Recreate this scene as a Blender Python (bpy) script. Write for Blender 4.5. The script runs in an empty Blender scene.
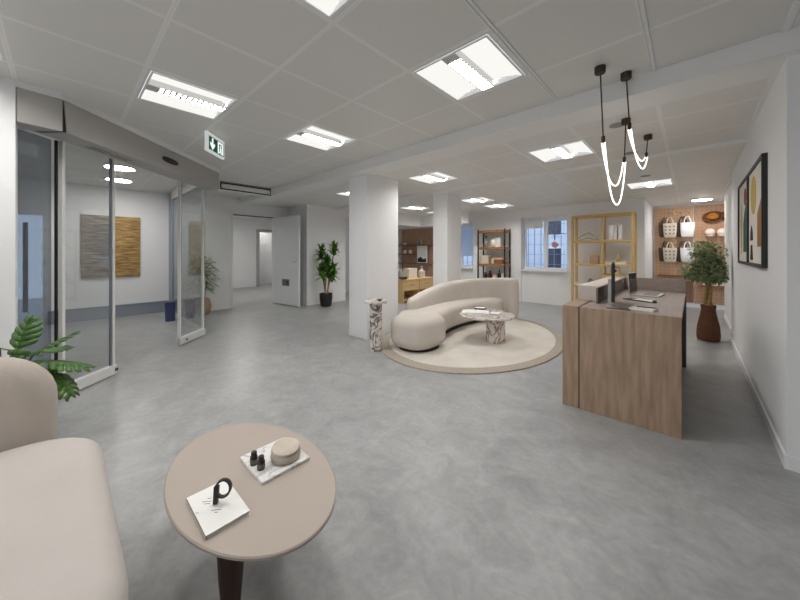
import bpy, bmesh, math, random
from mathutils import Vector, Matrix
random.seed(7)
PI = math.pi
S = bpy.context.scene
COL = S.collection

# ------------------------------------------------------------------ camera, world, exposure
YAW = math.atan(292.0 / 314.0)
cd = bpy.data.cameras.new('camera'); cam = bpy.data.objects.new('camera', cd); COL.objects.link(cam)
cam.location = (0, 0, 1.24); cam.rotation_euler = (PI / 2, 0, YAW)
cd.sensor_width = 36.0; cd.lens = 314.0 / 800.0 * 36.0; cd.shift_y = -47.0 / 800.0
cd.clip_start = 0.02; cd.clip_end = 200
S.camera = cam
W = bpy.data.worlds.new('daylight'); S.world = W; W.use_nodes = True
W.node_tree.nodes['Background'].inputs[0].default_value = (0.90, 0.95, 1.0, 1)
W.node_tree.nodes['Background'].inputs[1].default_value = 0.75
TRAY = 0.36       # luminance of the side trays of a ceiling light
STRIP = 85.0      # luminance of its lamp strip
S.view_settings.view_transform = 'Standard'; S.view_settings.look = 'None'
S.view_settings.gamma = 1.0; S.view_settings.use_curve_mapping = False
S.view_settings.exposure = 1.42
S.cycles.use_denoising = True
S.cycles.max_bounces = 10; S.cycles.diffuse_bounces = 6; S.cycles.transparent_max_bounces = 16
S.cycles.sample_clamp_indirect = 6.0

# ------------------------------------------------------------------ materials
def lin(c):
    return tuple((v / 12.92 if v <= 0.04045 else ((v + 0.055) / 1.055) ** 2.4) for v in c)
def rgb(r, g, b): return lin((r / 255, g / 255, b / 255)) + (1,)
def M(name, col, rough=0.6, metal=0.0, spec=0.5, noise=None, bump=None, coat=0.0):
    """noise = (scale, other colour, (sx,sy,sz) stretch, contrast); bump = (scale, strength)"""
    m = bpy.data.materials.new(name); m.use_nodes = True
    nt = m.node_tree; b = nt.nodes['Principled BSDF']
    b.inputs['Base Color'].default_value = col; b.inputs['Roughness'].default_value = rough
    b.inputs['Metallic'].default_value = metal; b.inputs['Specular IOR Level'].default_value = spec
    b.inputs['Coat Weight'].default_value = coat
    if noise or bump:
        tc = nt.nodes.new('ShaderNodeTexCoord')
    if noise:
        sc, c2, st, con = noise
        mp = nt.nodes.new('ShaderNodeMapping'); mp.inputs['Scale'].default_value = st
        nz = nt.nodes.new('ShaderNodeTexNoise'); nz.inputs['Scale'].default_value = sc; nz.inputs['Detail'].default_value = 6
        rp = nt.nodes.new('ShaderNodeValToRGB')
        rp.color_ramp.elements[0].position = 0.5 - con; rp.color_ramp.elements[1].position = 0.5 + con
        rp.color_ramp.elements[0].color = col; rp.color_ramp.elements[1].color = c2
        nt.links.new(tc.outputs['Object'], mp.inputs[0]); nt.links.new(mp.outputs[0], nz.inputs['Vector'])
        nt.links.new(nz.outputs['Fac'], rp.inputs[0]); nt.links.new(rp.outputs[0], b.inputs['Base Color'])
    if bump:
        nz2 = nt.nodes.new('ShaderNodeTexNoise'); nz2.inputs['Scale'].default_value = bump[0]; nz2.inputs['Detail'].default_value = 4
        bp = nt.nodes.new('ShaderNodeBump'); bp.inputs['Strength'].default_value = bump[1]; bp.inputs['Distance'].default_value = 0.01
        nt.links.new(tc.outputs['Object'], nz2.inputs['Vector']); nt.links.new(nz2.outputs['Fac'], bp.inputs['Height'])
        nt.links.new(bp.outputs[0], b.inputs['Normal'])
    return m
def emit(name, col, strength):
    m = bpy.data.materials.new(name); m.use_nodes = True; nt = m.node_tree
    nt.nodes.remove(nt.nodes['Principled BSDF'])
    e = nt.nodes.new('ShaderNodeEmission'); e.inputs[0].default_value = col; e.inputs[1].default_value = strength
    nt.links.new(e.outputs[0], nt.nodes['Material Output'].inputs[0]); return m
def glassmat(name, tint, refl, haze=0.0, hazecol=(0.6, 0.62, 0.64, 1)):
    m = bpy.data.materials.new(name); m.use_nodes = True; nt = m.node_tree
    nt.nodes.remove(nt.nodes['Principled BSDF'])
    t = nt.nodes.new('ShaderNodeBsdfTransparent'); t.inputs[0].default_value = tint
    g = nt.nodes.new('ShaderNodeBsdfGlossy'); g.inputs['Roughness'].default_value = 0.02
    d = nt.nodes.new('ShaderNodeBsdfDiffuse'); d.inputs[0].default_value = hazecol
    mx0 = nt.nodes.new('ShaderNodeMixShader'); mx0.inputs[0].default_value = haze
    mx = nt.nodes.new('ShaderNodeMixShader')
    lw = nt.nodes.new('ShaderNodeLayerWeight'); lw.inputs[0].default_value = 0.5
    fr = math_node(nt, 'ADD', math_node(nt, 'MULTIPLY', math_node(nt, 'POWER', lw.outputs['Facing'], 5.0), 0.9), 0.04)
    nt.links.new(math_node(nt, 'MULTIPLY', fr, refl), mx.inputs[0])
    nt.links.new(t.outputs[0], mx0.inputs[1]); nt.links.new(d.outputs[0], mx0.inputs[2])
    nt.links.new(mx0.outputs[0], mx.inputs[1]); nt.links.new(g.outputs[0], mx.inputs[2])
    nt.links.new(mx.outputs[0], nt.nodes['Material Output'].inputs[0]); return m
def math_node(nt, op, a, b=None):
    n = nt.nodes.new('ShaderNodeMath'); n.operation = op
    for i, v in enumerate((a, b)):
        if v is None: continue
        if isinstance(v, (int, float)): n.inputs[i].default_value = v
        else: nt.links.new(v, n.inputs[i])
    return n.outputs[0]
def ceilmat():
    m = M('metal ceiling tile', rgb(236, 233, 228), 0.42, 0, 0.35); nt = m.node_tree; b = nt.nodes['Principled BSDF']
    tc = nt.nodes.new('ShaderNodeTexCoord'); sp = nt.nodes.new('ShaderNodeSeparateXYZ'); nt.links.new(tc.outputs['Object'], sp.inputs[0])
    P = 0.6225
    def line(out, off):
        a = math_node(nt, 'MODULO', math_node(nt, 'ADD', out, off + 100 * P), P)
        return math_node(nt, 'MINIMUM', a, math_node(nt, 'SUBTRACT', P, a))
    d = math_node(nt, 'MINIMUM', line(sp.outputs[0], 0.196), line(sp.outputs[1], -0.388))
    wide = math_node(nt, 'LESS_THAN', d, 0.013); thin = math_node(nt, 'LESS_THAN', d, 0.003)
    mx = nt.nodes.new('ShaderNodeMixRGB'); mx.inputs[1].default_value = rgb(229, 227, 223); mx.inputs[2].default_value = rgb(242, 241, 238)
    nt.links.new(wide, mx.inputs[0])
    mx2 = nt.nodes.new('ShaderNodeMixRGB'); mx2.inputs[2].default_value = rgb(236, 233, 229)
    nt.links.new(thin, mx2.inputs[0]); nt.links.new(mx.outputs[0], mx2.inputs[1])
    nt.links.new(mx2.outputs[0], b.inputs['Base Color']); return m
def floormat():
    m = M('polished concrete', rgb(150, 150, 149), 0.34, 0, 0.45); nt = m.node_tree; b = nt.nodes['Principled BSDF']
    tc = nt.nodes.new('ShaderNodeTexCoord')
    def nz(scale, det, dist, st=(1, 1, 1)):
        mp = nt.nodes.new('ShaderNodeMapping'); mp.inputs['Scale'].default_value = st
        nt.links.new(tc.outputs['Object'], mp.inputs[0])
        n = nt.nodes.new('ShaderNodeTexNoise'); n.inputs['Scale'].default_value = scale; n.inputs['Detail'].default_value = det
        n.inputs['Distortion'].default_value = dist; n.inputs['Roughness'].default_value = 0.62
        nt.links.new(mp.outputs[0], n.inputs['Vector']); return n.outputs['Fac']
    a = nz(1.3, 8, 0.8, (1, 1.6, 1)); c = nz(5.5, 12, 0.9); e = nz(30, 6, 0.2)
    s = math_node(nt, 'ADD', math_node(nt, 'MULTIPLY', a, 0.28), math_node(nt, 'ADD', math_node(nt, 'MULTIPLY', c, 0.5), math_node(nt, 'MULTIPLY', e, 0.22)))
    rp = nt.nodes.new('ShaderNodeValToRGB'); cr = rp.color_ramp
    cr.elements[0].position = 0.36; cr.elements[0].color = rgb(140, 141, 142)
    cr.elements[1].position = 0.64; cr.elements[1].color = rgb(174, 176, 177)
    x = cr.elements.new(0.5); x.color = rgb(157, 158, 158)
    nt.links.new(s, rp.inputs[0]); nt.links.new(rp.outputs[0], b.inputs['Base Color'])
    nt.links.new(math_node(nt, 'ADD', math_node(nt, 'MULTIPLY', c, 0.25), 0.24), b.inputs['Roughness']); return m
def marblemat(name, base, vein, scale=3.0, width=0.07):
    m = M(name, base, 0.2, 0, 0.5); nt = m.node_tree; b = nt.nodes['Principled BSDF']
    tc = nt.nodes.new('ShaderNodeTexCoord')
    n = nt.nodes.new('ShaderNodeTexNoise'); n.inputs['Scale'].default_value = scale; n.inputs['Detail'].default_value = 5; n.inputs['Distortion'].default_value = 1.6
    nt.links.new(tc.outputs['Object'], n.inputs['Vector'])
    d = math_node(nt, 'ABSOLUTE', math_node(nt, 'SUBTRACT', n.outputs['Fac'], 0.5))
    rp = nt.nodes.new('ShaderNodeValToRGB'); cr = rp.color_ramp
    cr.elements[0].position = 0.0; cr.elements[0].color = vein; cr.elements[1].position = width; cr.elements[1].color = base
    nt.links.new(d, rp.inputs[0]); nt.links.new(rp.outputs[0], b.inputs['Base Color']); return m
def pegmat(name, col, hole):
    m = M(name, col, 0.6); nt = m.node_tree; b = nt.nodes['Principled BSDF']
    tc = nt.nodes.new('ShaderNodeTexCoord'); sp = nt.nodes.new('ShaderNodeSeparateXYZ'); nt.links.new(tc.outputs['Object'], sp.inputs[0])
    p = 0.075
    def c(o):
        return math_node(nt, 'SUBTRACT', math_node(nt, 'MODULO', math_node(nt, 'ADD', o, 10.0), p), p / 2)
    x = c(sp.outputs[0]); z = c(sp.outputs[2])
    r = math_node(nt, 'SQRT', math_node(nt, 'ADD', math_node(nt, 'MULTIPLY', x, x), math_node(nt, 'MULTIPLY', z, z)))
    h = math_node(nt, 'LESS_THAN', r, 0.011)
    n = nt.nodes.new('ShaderNodeTexNoise'); n.inputs['Scale'].default_value = 6
    nt.links.new(tc.outputs['Object'], n.inputs['Vector'])
    mx0 = nt.nodes.new('ShaderNodeMixRGB'); mx0.inputs[1].default_value = col; mx0.inputs[2].default_value = tuple(v * 0.82 for v in col[:3]) + (1,)
    nt.links.new(n.outputs['Fac'], mx0.inputs[0])
    mx = nt.nodes.new('ShaderNodeMixRGB'); mx.inputs[2].default_value = hole
    nt.links.new(mx0.outputs[0], mx.inputs[1]); nt.links.new(h, mx.inputs[0]); nt.links.new(mx.outputs[0], b.inputs['Base Color']); return m
def woodmat(name, c1, c2, st, scale=6, rough=0.5):
    return M(name, c1, rough, 0, 0.35, noise=(scale, c2, st, 0.16))

wall_m = M('white wall paint', rgb(240, 240, 241), 0.75, 0, 0.25, bump=(60, 0.04))
white_m = M('white trim paint', rgb(236, 237, 238), 0.45)
ceil_m = ceilmat(); floor_m = floormat()
beam_m = M('plaster', rgb(238, 237, 235), 0.7, 0, 0.25)
alu_m = M('brushed aluminium', rgb(205, 206, 208), 0.35, 0.55)
grey_m = M('grey powder coat', rgb(180, 178, 174), 0.5)
dgrey_m = M('dark grey seal', rgb(70, 72, 76), 0.5)
black_m = M('black', rgb(22, 21, 21), 0.45)
glass_m = glassmat('door glass', (0.93, 0.95, 0.95, 1), 1.3, 0.05)
tint_m = glassmat('side glass', (0.66, 0.69, 0.72, 1), 1.4, 0.10, (0.4, 0.42, 0.45, 1))
win_m = glassmat('window glass', (0.97, 0.985, 1, 1), 1.0)
panel_m = emit('luminous tray', (1.0, 0.98, 0.94, 1), TRAY)
strip_m = emit('lamp strip', (1.0, 0.975, 0.94, 1), STRIP)
round_m = emit('opal diffuser', (1.0, 0.97, 0.92, 1), 20.0)
tube_m = emit('glowing tube', (1.0, 0.95, 0.86, 1), 1.1)
louver_m = M('bright louver metal', rgb(214, 214, 214), 0.3, 0.6)
beige_m = M('beige boucle', rgb(199, 193, 188), 0.95, 0, 0.15, noise=(3.0, rgb(190, 183, 177), (1, 1, 1), 0.3), bump=(190, 0.25))
sand_m = M('sand upholstery', rgb(214, 207, 199), 0.95, 0, 0.15, noise=(4.0, rgb(206, 198, 189), (1, 1, 1), 0.3), bump=(170, 0.25))
taupe_m = M('taupe lacquer', rgb(173, 161, 151), 0.5, 0, 0.35)
darkwood_m = woodmat('dark stained wood', rgb(58, 40, 36), rgb(76, 54, 48), (14, 14, 1.2), 4)
oak_m = woodmat('grey brown oak', rgb(150, 126, 106), rgb(178, 152, 130), (5, 5, 0.6), 6)
oakdark_m = woodmat('oak inner face', rgb(96, 84, 78), rgb(112, 100, 92), (9, 9, 0.7), 5)
top_m = woodmat('taupe worktop', rgb(150, 136, 128), rgb(163, 149, 141), (9, 0.8, 9), 5, 0.42)
cream_m = M('cream laminate', rgb(202, 192, 184), 0.6)
yellow_m = woodmat('honey oak', rgb(202, 166, 104), rgb(216, 184, 126), (1.2, 9, 9), 5)
brownshelf_m = woodmat('rustic brown wood', rgb(132, 92, 54), rgb(170, 126, 80), (2, 12, 12), 5)
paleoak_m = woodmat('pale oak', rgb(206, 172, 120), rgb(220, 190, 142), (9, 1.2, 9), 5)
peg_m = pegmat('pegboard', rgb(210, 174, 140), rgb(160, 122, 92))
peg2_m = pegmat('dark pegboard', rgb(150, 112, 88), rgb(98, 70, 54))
marble_m = marblemat('white veined marble', rgb(228, 221, 215), rgb(92, 70, 62), 5.0, 0.06)
marbletop_m = marblemat('pale marble', rgb(214, 208, 204), rgb(150, 138, 132), 4.0, 0.06)
tray_m = marblemat('tray marble', rgb(230, 229, 228), rgb(186, 182, 180), 5.0, 0.02)
stone_m = M('travertine', rgb(212, 202, 190), 0.8, 0, 0.2, noise=(14, rgb(176, 163, 148), (1, 1, 2.2), 0.2), bump=(40, 0.5))
rug_m = M('ivory rug pile', rgb(222, 217, 210), 1.0, 0, 0.1, noise=(3.0, rgb(206, 199, 190), (1, 1, 1), 0.22), bump=(120, 0.5))
rugedge_m = M('sand rug border', rgb(186, 178, 167), 1.0, 0, 0.1, noise=(60.0, rgb(160, 151, 138), (1, 1, 1), 0.2), bump=(120, 0.5))
paper_m = M('white paper', rgb(236, 235, 233), 0.7)
ivory_m = M('ivory ceramic', rgb(228, 222, 212), 0.5)
clay_m = M('tan clay', rgb(190, 158, 128), 0.8)
terracotta_m = M('brown ribbed clay', rgb(112, 76, 54), 0.8, 0, 0.25, noise=(10, rgb(88, 58, 42), (1, 1, 5), 0.25), bump=(60, 0.4))
amber_m = M('dark brown glass', rgb(40, 30, 26), 0.25)
leaf_m = M('deep green leaf', rgb(44, 78, 34), 0.45, 0, 0.4, noise=(9, rgb(86, 124, 52), (1, 1, 1), 0.22))
leaf2_m = M('olive green leaf', rgb(122, 138, 98), 0.6, 0, 0.3, noise=(12, rgb(168, 182, 136), (1, 1, 1), 0.25))
leaf3_m = M('bright green leaf', rgb(50, 100, 30), 0.5, 0, 0.3, noise=(10, rgb(100, 152, 54), (1, 1, 1), 0.2))
bark_m = M('pale bark', rgb(176, 146, 104), 0.85, 0, 0.2, noise=(20, rgb(140, 110, 74), (1, 1, 3), 0.2))
soil_m = M('soil', rgb(52, 40, 32), 0.95)
brass_m = M('aged bronze', rgb(66, 54, 46), 0.4, 0.5)
canvas_m = M('natural canvas', rgb(214, 202, 186), 0.9, 0, 0.15)
whitecanvas_m = M('white canvas', rgb(232, 232, 232), 0.9, 0, 0.15)
darkcanvas_m = M('charcoal canvas', rgb(92, 78, 70), 0.9, 0, 0.15)
straw_m = M('golden straw', rgb(176, 112, 46), 0.7, 0, 0.25, noise=(40, rgb(140, 82, 30), (1, 1, 1), 0.2))
brownhat_m = M('brown felt', rgb(104, 62, 36), 0.9)
green_m = M('sign green', rgb(44, 108, 84), 0.5)
steelblue_m = M('blue grey metal and daylight tint', rgb(150, 158, 170), 0.5, 0.2)

# ------------------------------------------------------------------ mesh helpers
class MB:
    def __init__(s): s.bm = bmesh.new()
    def face(s, pts):
        return s.bm.faces.new([s.bm.verts.new(p) for p in pts])
    def box(s, x0, x1, y0, y1, z0, z1, mat=None):
        c = [(x0, y0, z0), (x1, y0, z0), (x1, y1, z0), (x0, y1, z0), (x0, y0, z1), (x1, y0, z1), (x1, y1, z1), (x0, y1, z1)]
        v = [s.bm.verts.new(Vector(p) if mat is None else mat @ Vector(p)) for p in c]
        for f in ((3, 2, 1, 0), (4, 5, 6, 7), (0, 1, 5, 4), (1, 2, 6, 5), (2, 3, 7, 6), (3, 0, 4, 7)):
            s.bm.faces.new([v[i] for i in f])
        return s
    def loft(s, rings, closed=True, caps=True):
        vs = [[s.bm.verts.new(p) for p in r] for r in rings]
        n = len(vs[0])
        for a, b in zip(vs, vs[1:]):
            for i in range(n if closed else n - 1):
                j = (i + 1) % n
                s.bm.faces.new((a[i], a[j], b[j], b[i]))
        if caps:
            s.bm.faces.new(list(reversed(vs[0]))); s.bm.faces.new(vs[-1])
        return s
    def lathe(s, prof, seg=32, c=(0, 0, 0), sx=1.0, sy=1.0, ribs=0.0, ribn=24):
        rings = []
        for r, z in prof:
            ring = []
            for k in range(seg):
                a = 2 * PI * k / seg
                rr = r * (1 + ribs * math.cos(ribn * a))
                ring.append((c[0] + rr * sx * math.cos(a), c[1] + rr * sy * math.sin(a), c[2] + z))
            rings.append(ring)
        return s.loft(rings)
    def tube(s, pts, r, seg=10, closed=False):
        pts = [Vector(p) for p in pts]; n = len(pts); rings = []
        up = Vector((0, 0, 1)); prev = None
        for i, p in enumerate(pts):
            if closed: t = pts[(i + 1) % n] - pts[i - 1]
            else: t = pts[min(i + 1, n - 1)] - pts[max(i - 1, 0)]
            t.normalize()
            if prev is None:
                a = Vector((1, 0, 0)) if abs(t.z) > 0.9 else up
                u = t.cross(a).normalized()
            else:
                u = (prev - t * prev.dot(t)).normalized()
            prev = u; w = t.cross(u)
            rr = r[i] if isinstance(r, (list, tuple)) else r
            rings.append([p + (u * math.cos(2 * PI * k / seg) + w * math.sin(2 * PI * k / seg)) * rr for k in range(seg)])
        if closed: rings.append(rings[0])
        return s.loft(rings, True, not closed)
    def prism(s, poly, z0, z1):
        return s.loft([[(x, y, z0) for x, y in poly], [(x, y, z1) for x, y in poly]])
    def ball(s, c, r, u=16, v=10):
        if isinstance(r, (int, float)): r = (r, r, r)
        rings = []
        for i in range(1, v):
            a = PI * i / v - PI / 2
            rings.append([(c[0] + r[0] * math.cos(a) * math.cos(2 * PI * k / u), c[1] + r[1] * math.cos(a) * math.sin(2 * PI * k / u), c[2] + r[2] * math.sin(a)) for k in range(u)])
        return s.loft(rings)
    def xf(s, m):
        bmesh.ops.transform(s.bm, matrix=m, verts=s.bm.verts); return s
    def build(s, name, mat, parent=None, smooth=False, bevel=0.0, subsurf=0, loc=None, rotz=0.0, weld=False):
        if weld: bmesh.ops.remove_doubles(s.bm, verts=s.bm.verts, dist=1e-5)
        bmesh.ops.recalc_face_normals(s.bm, faces=s.bm.faces)
        me = bpy.data.meshes.new(name); s.bm.to_mesh(me); s.bm.free()
        mats = mat if isinstance(mat, (list, tuple)) else [mat]
        for q in mats: me.materials.append(q)
        if smooth:
            me.polygons.foreach_set('use_smooth', [True] * len(me.polygons))
            me.set_sharp_from_angle(angle=math.radians(42))
        o = bpy.data.objects.new(name, me); COL.objects.link(o)
        if parent: o.parent = parent
        if loc: o.location = loc
        o.rotation_euler.z = rotz
        if bevel:
            b = o.modifiers.new('bevel', 'BEVEL'); b.width = bevel; b.segments = 2; b.limit_method = 'ANGLE'
        if subsurf:
            q = o.modifiers.new('sub', 'SUBSURF'); q.levels = subsurf; q.render_levels = subsurf
        return o
def thing(name, label, cat, loc=(0, 0, 0), rotz=0.0, group=None):
    o = bpy.data.objects.new(name, None); COL.objects.link(o); o.empty_display_size = 0.1
    o.location = loc; o.rotation_euler.z = rotz; o['label'] = label; o['category'] = cat
    if group: o['group'] = group
    return o
def tag(o, label, cat, group=None):
    o['label'] = label; o['category'] = cat
    if group: o['group'] = group
    return o
def copy_thing(root, loc, label, rotz=None, scale=None):
    r = root.copy(); COL.objects.link(r); r.location = loc; r['label'] = label
    if rotz is not None: r.rotation_euler.z = rotz
    if scale: r.scale = scale
    for ch in list(root.children):
        c = ch.copy(); COL.objects.link(c); c.parent = r
        for g in list(ch.children):
            d = g.copy(); COL.objects.link(d); d.parent = c
    return r
def struct(name, mb, mat, parent=None, **k):
    o = mb.build(name, mat, parent, **k)
    if parent is None: o['kind'] = 'structure'
    return o
def bx(*a): return MB().box(*a)
def sheet(holes, x0, x1, y0, y1, z, th=0.02):
    """horizontal slab with rectangular holes, as one mesh"""
    xs = sorted({x0, x1, *[h[0] for h in holes], *[h[1] for h in holes]}); ys = sorted({y0, y1, *[h[2] for h in holes], *[h[3] for h in holes]})
    xs = [x for x in xs if x0 <= x <= x1]; ys = [y for y in ys if y0 <= y <= y1]
    m = MB()
    for a, b in zip(xs, xs[1:]):
        for c, d in zip(ys, ys[1:]):
            if any(h[0] - 1e-6 <= a and b <= h[1] + 1e-6 and h[2] - 1e-6 <= c and d <= h[3] + 1e-6 for h in holes): continue
            m.face([(a, c, z), (b, c, z), (b, d, z), (a, d, z)])
    return m
def wall_panel(axis, at, u0, u1, z0, z1, th, holes=()):
    """vertical wall slab. axis 'x': plane x=at, u is y; axis 'y': plane y=at, u is x. th = signed thickness away from the room"""
    us = sorted({u0, u1, *[h[0] for h in holes], *[h[1] for h in holes]}); zs = sorted({z0, z1, *[h[2] for h in holes], *[h[3] for h in holes]})
    m = MB(); a, b = min(at, at + th), max(at, at + th)
    for p, q in zip(us, us[1:]):
        for c, d in zip(zs, zs[1:]):
            if any(h[0] - 1e-6 <= p and q <= h[1] + 1e-6 and h[2] - 1e-6 <= c and d <= h[3] + 1e-6 for h in holes): continue
            if axis == 'x': m.box(a, b, p, q, c, d)
            else: m.box(p, q, a, b, c, d)
    return m

# ------------------------------------------------------------------ the setting
Z1, Z2, Z3, ZB = 2.5, 2.385, 2.345, 2.37
Q = 0.283
LIGHTS1 = [(-1.145, 1.947), (-3.02, 0.70), (-3.02, 1.945), (-1.145, 0.70), (-1.145, -1.17), (-3.02, -0.55)]
LIGHTS2 = [(-1.09, 3.875), (-2.9, 3.865), (-4.77, 3.875)]
LIGHTS3 = [(-0.50, 6.43), (-3.3, 5.93), (-3.32, 6.98), (-4.98, 5.9), (-5.0, 7.0)]
def holes(ls): return [(x - Q, x + Q, y - Q, y + Q) for x, y in ls]
struct('floor', MB().box(-13.2, 4.4, -3.5, 10.0, -0.1, 0), floor_m)
struct('ceiling', sheet(holes(LIGHTS1), -8.4, 4.3, -3.4, 2.79, Z1), ceil_m)
struct('ceiling', sheet(holes(LIGHTS2), -8.0, 0.6, 3.1, 4.66, Z2), ceil_m)
struct('ceiling', sheet(holes(LIGHTS3), -8.2, 1.8, 4.65, 10.0, Z3), ceil_m)
struct('ceiling_beam', bx(-7.7, 4.3, 2.78, 3.10, ZB, 2.62), beam_m)
struct('trim_1', bx(-7.6, 0.42, 4.645, 4.655, Z3 - 0.003, Z2 + 0.05), beam_m)
struct('trim_2', bx(0.372, 0.40, -0.5, 2.78, Z1 - 0.012, Z1 + 0.01), white_m)
struct('trim_3', bx(0.372, 0.40, 3.1, 6.3, Z2 - 0.012, Z2 + 0.01), white_m)
for i, (x, y0, y1) in enumerate(((-0.196, 0.0, 2.78), (-0.82, 0.0, 2.78))):
    m = MB(); m.box(x - 0.012, x - 0.004, y0, y1, Z1 - 0.006, Z1 + 0.004); m.box(x + 0.006, x + 0.018, y0, y1, Z1 - 0.006, Z1 + 0.004)
    struct('trim_%d' % (4 + i), m, white_m)
struct('wall_right', bx(0.40, 0.55, 2.84, 6.30, 0, 2.7), wall_m)
struct('wall_right_return', bx(0.55, 4.3, 2.84, 2.99, 0, 2.7), wall_m)
struct('wall_right_far', bx(0.455, 0.60, 6.30, 8.62, 0, 2.6), wall_m)
struct('wall_side', bx(4.2, 4.35, -3.4, 2.84, 0, 2.7), wall_m)
struct('wall_behind', wall_panel('y', -3.3, -2.6, 4.3, 0, 2.7, -0.15, [(-2.4, 0.0, 0.15, 2.4)]), wall_m)  # unseen opening added and sized to let in fill daylight
struct('wall_niche_back', bx(-0.85, 1.8, 9.78, 9.9, 0, 2.6), wall_m)
struct('wall_niche_right', bx(1.7, 1.8, 8.5, 9.78, 0, 2.6), wall_m)
struct('wall_niche_left', bx(-0.86, -0.70, 8.25, 9.78, 0, 2.6), wall_m)
W2 = (-3.19, -2.12); W1 = (-5.62, -4.56)
struct('wall_back', wall_panel('y', 7.95, -7.5, -0.70, 0, 2.6, 0.3, [(W2[0], W2[1], 0, 2.13), (W1[0], W1[1], 0, 2.13)]), wall_m)
struct('wall_left', wall_panel('x', -8.2, -2.5, 1.6, 0, 2.6, -0.12, [(-0.95, -0.17, 0.0, 1.95)]), wall_m)
struct('wall_left_jog', bx(-8.2, -7.58, 1.55, 1.63, 0, 2.6), steelblue_m)  # bluish daylight on this wall is put into its colour
struct('wall_left_door', wall_panel('x', -7.58, 1.63, 3.93, 0, 2.6, -0.14, [(2.62, 3.58, 0, 2.12)]), wall_m)
struct('wall_left_return', bx(-7.58, -6.65, 3.93, 4.03, 0, 2.6), wall_m)
struct('wall_left_far', wall_panel('x', -6.65, 4.03, 6.3, 0, 2.6, -0.10, [(5.05, 6.0, 0, 2.18)]), wall_m)
struct('wall_alcove_side', bx(-7.45, -7.30, 6.3, 7.95, 0, 2.6), wall_m)
struct('wall_alcove_front', bx(-7.45, -6.65, 6.2, 6.3, 0, 2.6), wall_m)
struct('wall_side_room', bx(-8.0, -7.9, 4.5, 8.0, 0, 2.6), wall_m)
m = MB(); m.prism([(-7.35, 6.31), (-5.98, 6.31), (-5.98, 7.35), (-5.9, 7.36), (-4.35, 7.36), (-4.35, 7.37), (-5.9, 7.95), (-7.35, 7.95)], 2.03, Z3 + 0.05)
struct('ceiling_soffit', m, beam_m)
struct('column', bx(-3.80, -3.39, 2.957, 3.60, 0, ZB + 0.05), wall_m)
struct('column', bx(-3.58, -3.26, 4.77, 5.24, 0, Z2 + 0.05), wall_m)
# skirting boards
struct('baseboard_right', MB().box(0.388, 0.40, 2.828, 6.30, 0, 0.075).box(0.40, 4.2, 2.828, 2.84, 0, 0.075), white_m)
struct('baseboard_right_far', bx(0.443, 0.455, 6.30, 8.62, 0, 0.075), white_m)
struct('baseboard_niche', bx(-0.70, 1.7, 9.765, 9.78, 0, 0.10), white_m)
struct('baseboard_back', MB().box(W2[1], -0.70, 7.938, 7.95, 0, 0.06).box(W1[1], W2[0], 7.938, 7.95, 0, 0.06), white_m)
struct('baseboard_left', MB().box(-8.2, -8.14, -0.17, 1.55, 0, 0.215).box(-8.2, -8.13, -0.17, 1.55, 0.215, 0.232), steelblue_m)
struct('trim_6', bx(0.40, 0.446, 6.302, 6.312, 0.075, Z3), dgrey_m)
struct('trim_7', bx(0.05, 0.45, 6.298, 6.304, 0, 0.003), dgrey_m)
# adjoining corridor seen through the open door
struct('wall_corridor_back', wall_panel('x', -11.8, 1.66, 7.6, 0, 2.6, -0.1, [(4.98, 5.75, 0, 2.02)]), wall_m)
struct('wall_corridor_left', bx(-11.9, -7.72, 1.66, 1.76, 0, 2.6), wall_m)
struct('wall_corridor_right', bx(-13.0, -8.0, 7.6, 7.7, 0, 2.6), wall_m)
struct('wall_corridor_inner', bx(-13.0, -11.9, 3.4, 3.5, 0, 2.6), wall_m)
struct('wall_corridor_end', bx(-13.0, -12.9, 3.5, 7.5, 0, 2.6), wall_m)
struct('ceiling_corridor', bx(-13.0, -7.72, 1.66, 7.7, 2.48, 2.6), beam_m)
m = MB(); m.box(-11.80, -11.74, 4.88, 4.98, 0, 2.12); m.box(-11.80, -11.74, 5.75, 5.85, 0, 2.12); m.box(-11.80, -11.74, 4.98, 5.75, 2.02, 2.12)
struct('trim_8', m, grey_m)
m = MB(); m.box(-7.58, -7.565, 2.57, 2.62, 0, 2.17); m.box(-7.58, -7.565, 3.58, 3.63, 0, 2.17); m.box(-7.58, -7.565, 2.62, 3.58, 2.12, 2.17)
struct('trim_9', m, white_m)
struct('trim_10', bx(-7.70, -7.59, 2.63, 3.57, 2.105, 2.12), dgrey_m)
# open door leaf into the room
d = thing('door', 'white door leaf standing open beside the doorway with a small grey vent low down', 'door', (-7.57, 3.60, 0), math.radians(7))
bx(0, 0.99, -0.045, 0, 0.012, 2.10).build('door_leaf', white_m, d, bevel=0.003)
h = MB(); h.tube([(0.93, -0.045, 1.04), (0.93, -0.095, 1.04), (0.81, -0.095, 1.04)], 0.010, 8)
h.build('handle', alu_m, d, smooth=True)
v = MB(); v.box(0.36, 0.64, -0.052, -0.044, 0.46, 0.62)
v = v.build('vent_grille', M('vent grey', rgb(126, 124, 120), 0.5), d)
s_ = MB()
for k in range(6): s_.box(0.38, 0.49, -0.056, -0.051, 0.48 + k * 0.022, 0.488 + k * 0.022)
s_.box(0.52, 0.62, -0.056, -0.051, 0.49, 0.59)
s_.build('slats', dgrey_m, v)
# exterior: pavement and the facade across the street
struct('ground', bx(-22, 8, 8.26, 18, -0.3, -0.05), M('pavement', rgb(150, 158, 170), 0.9))

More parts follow.
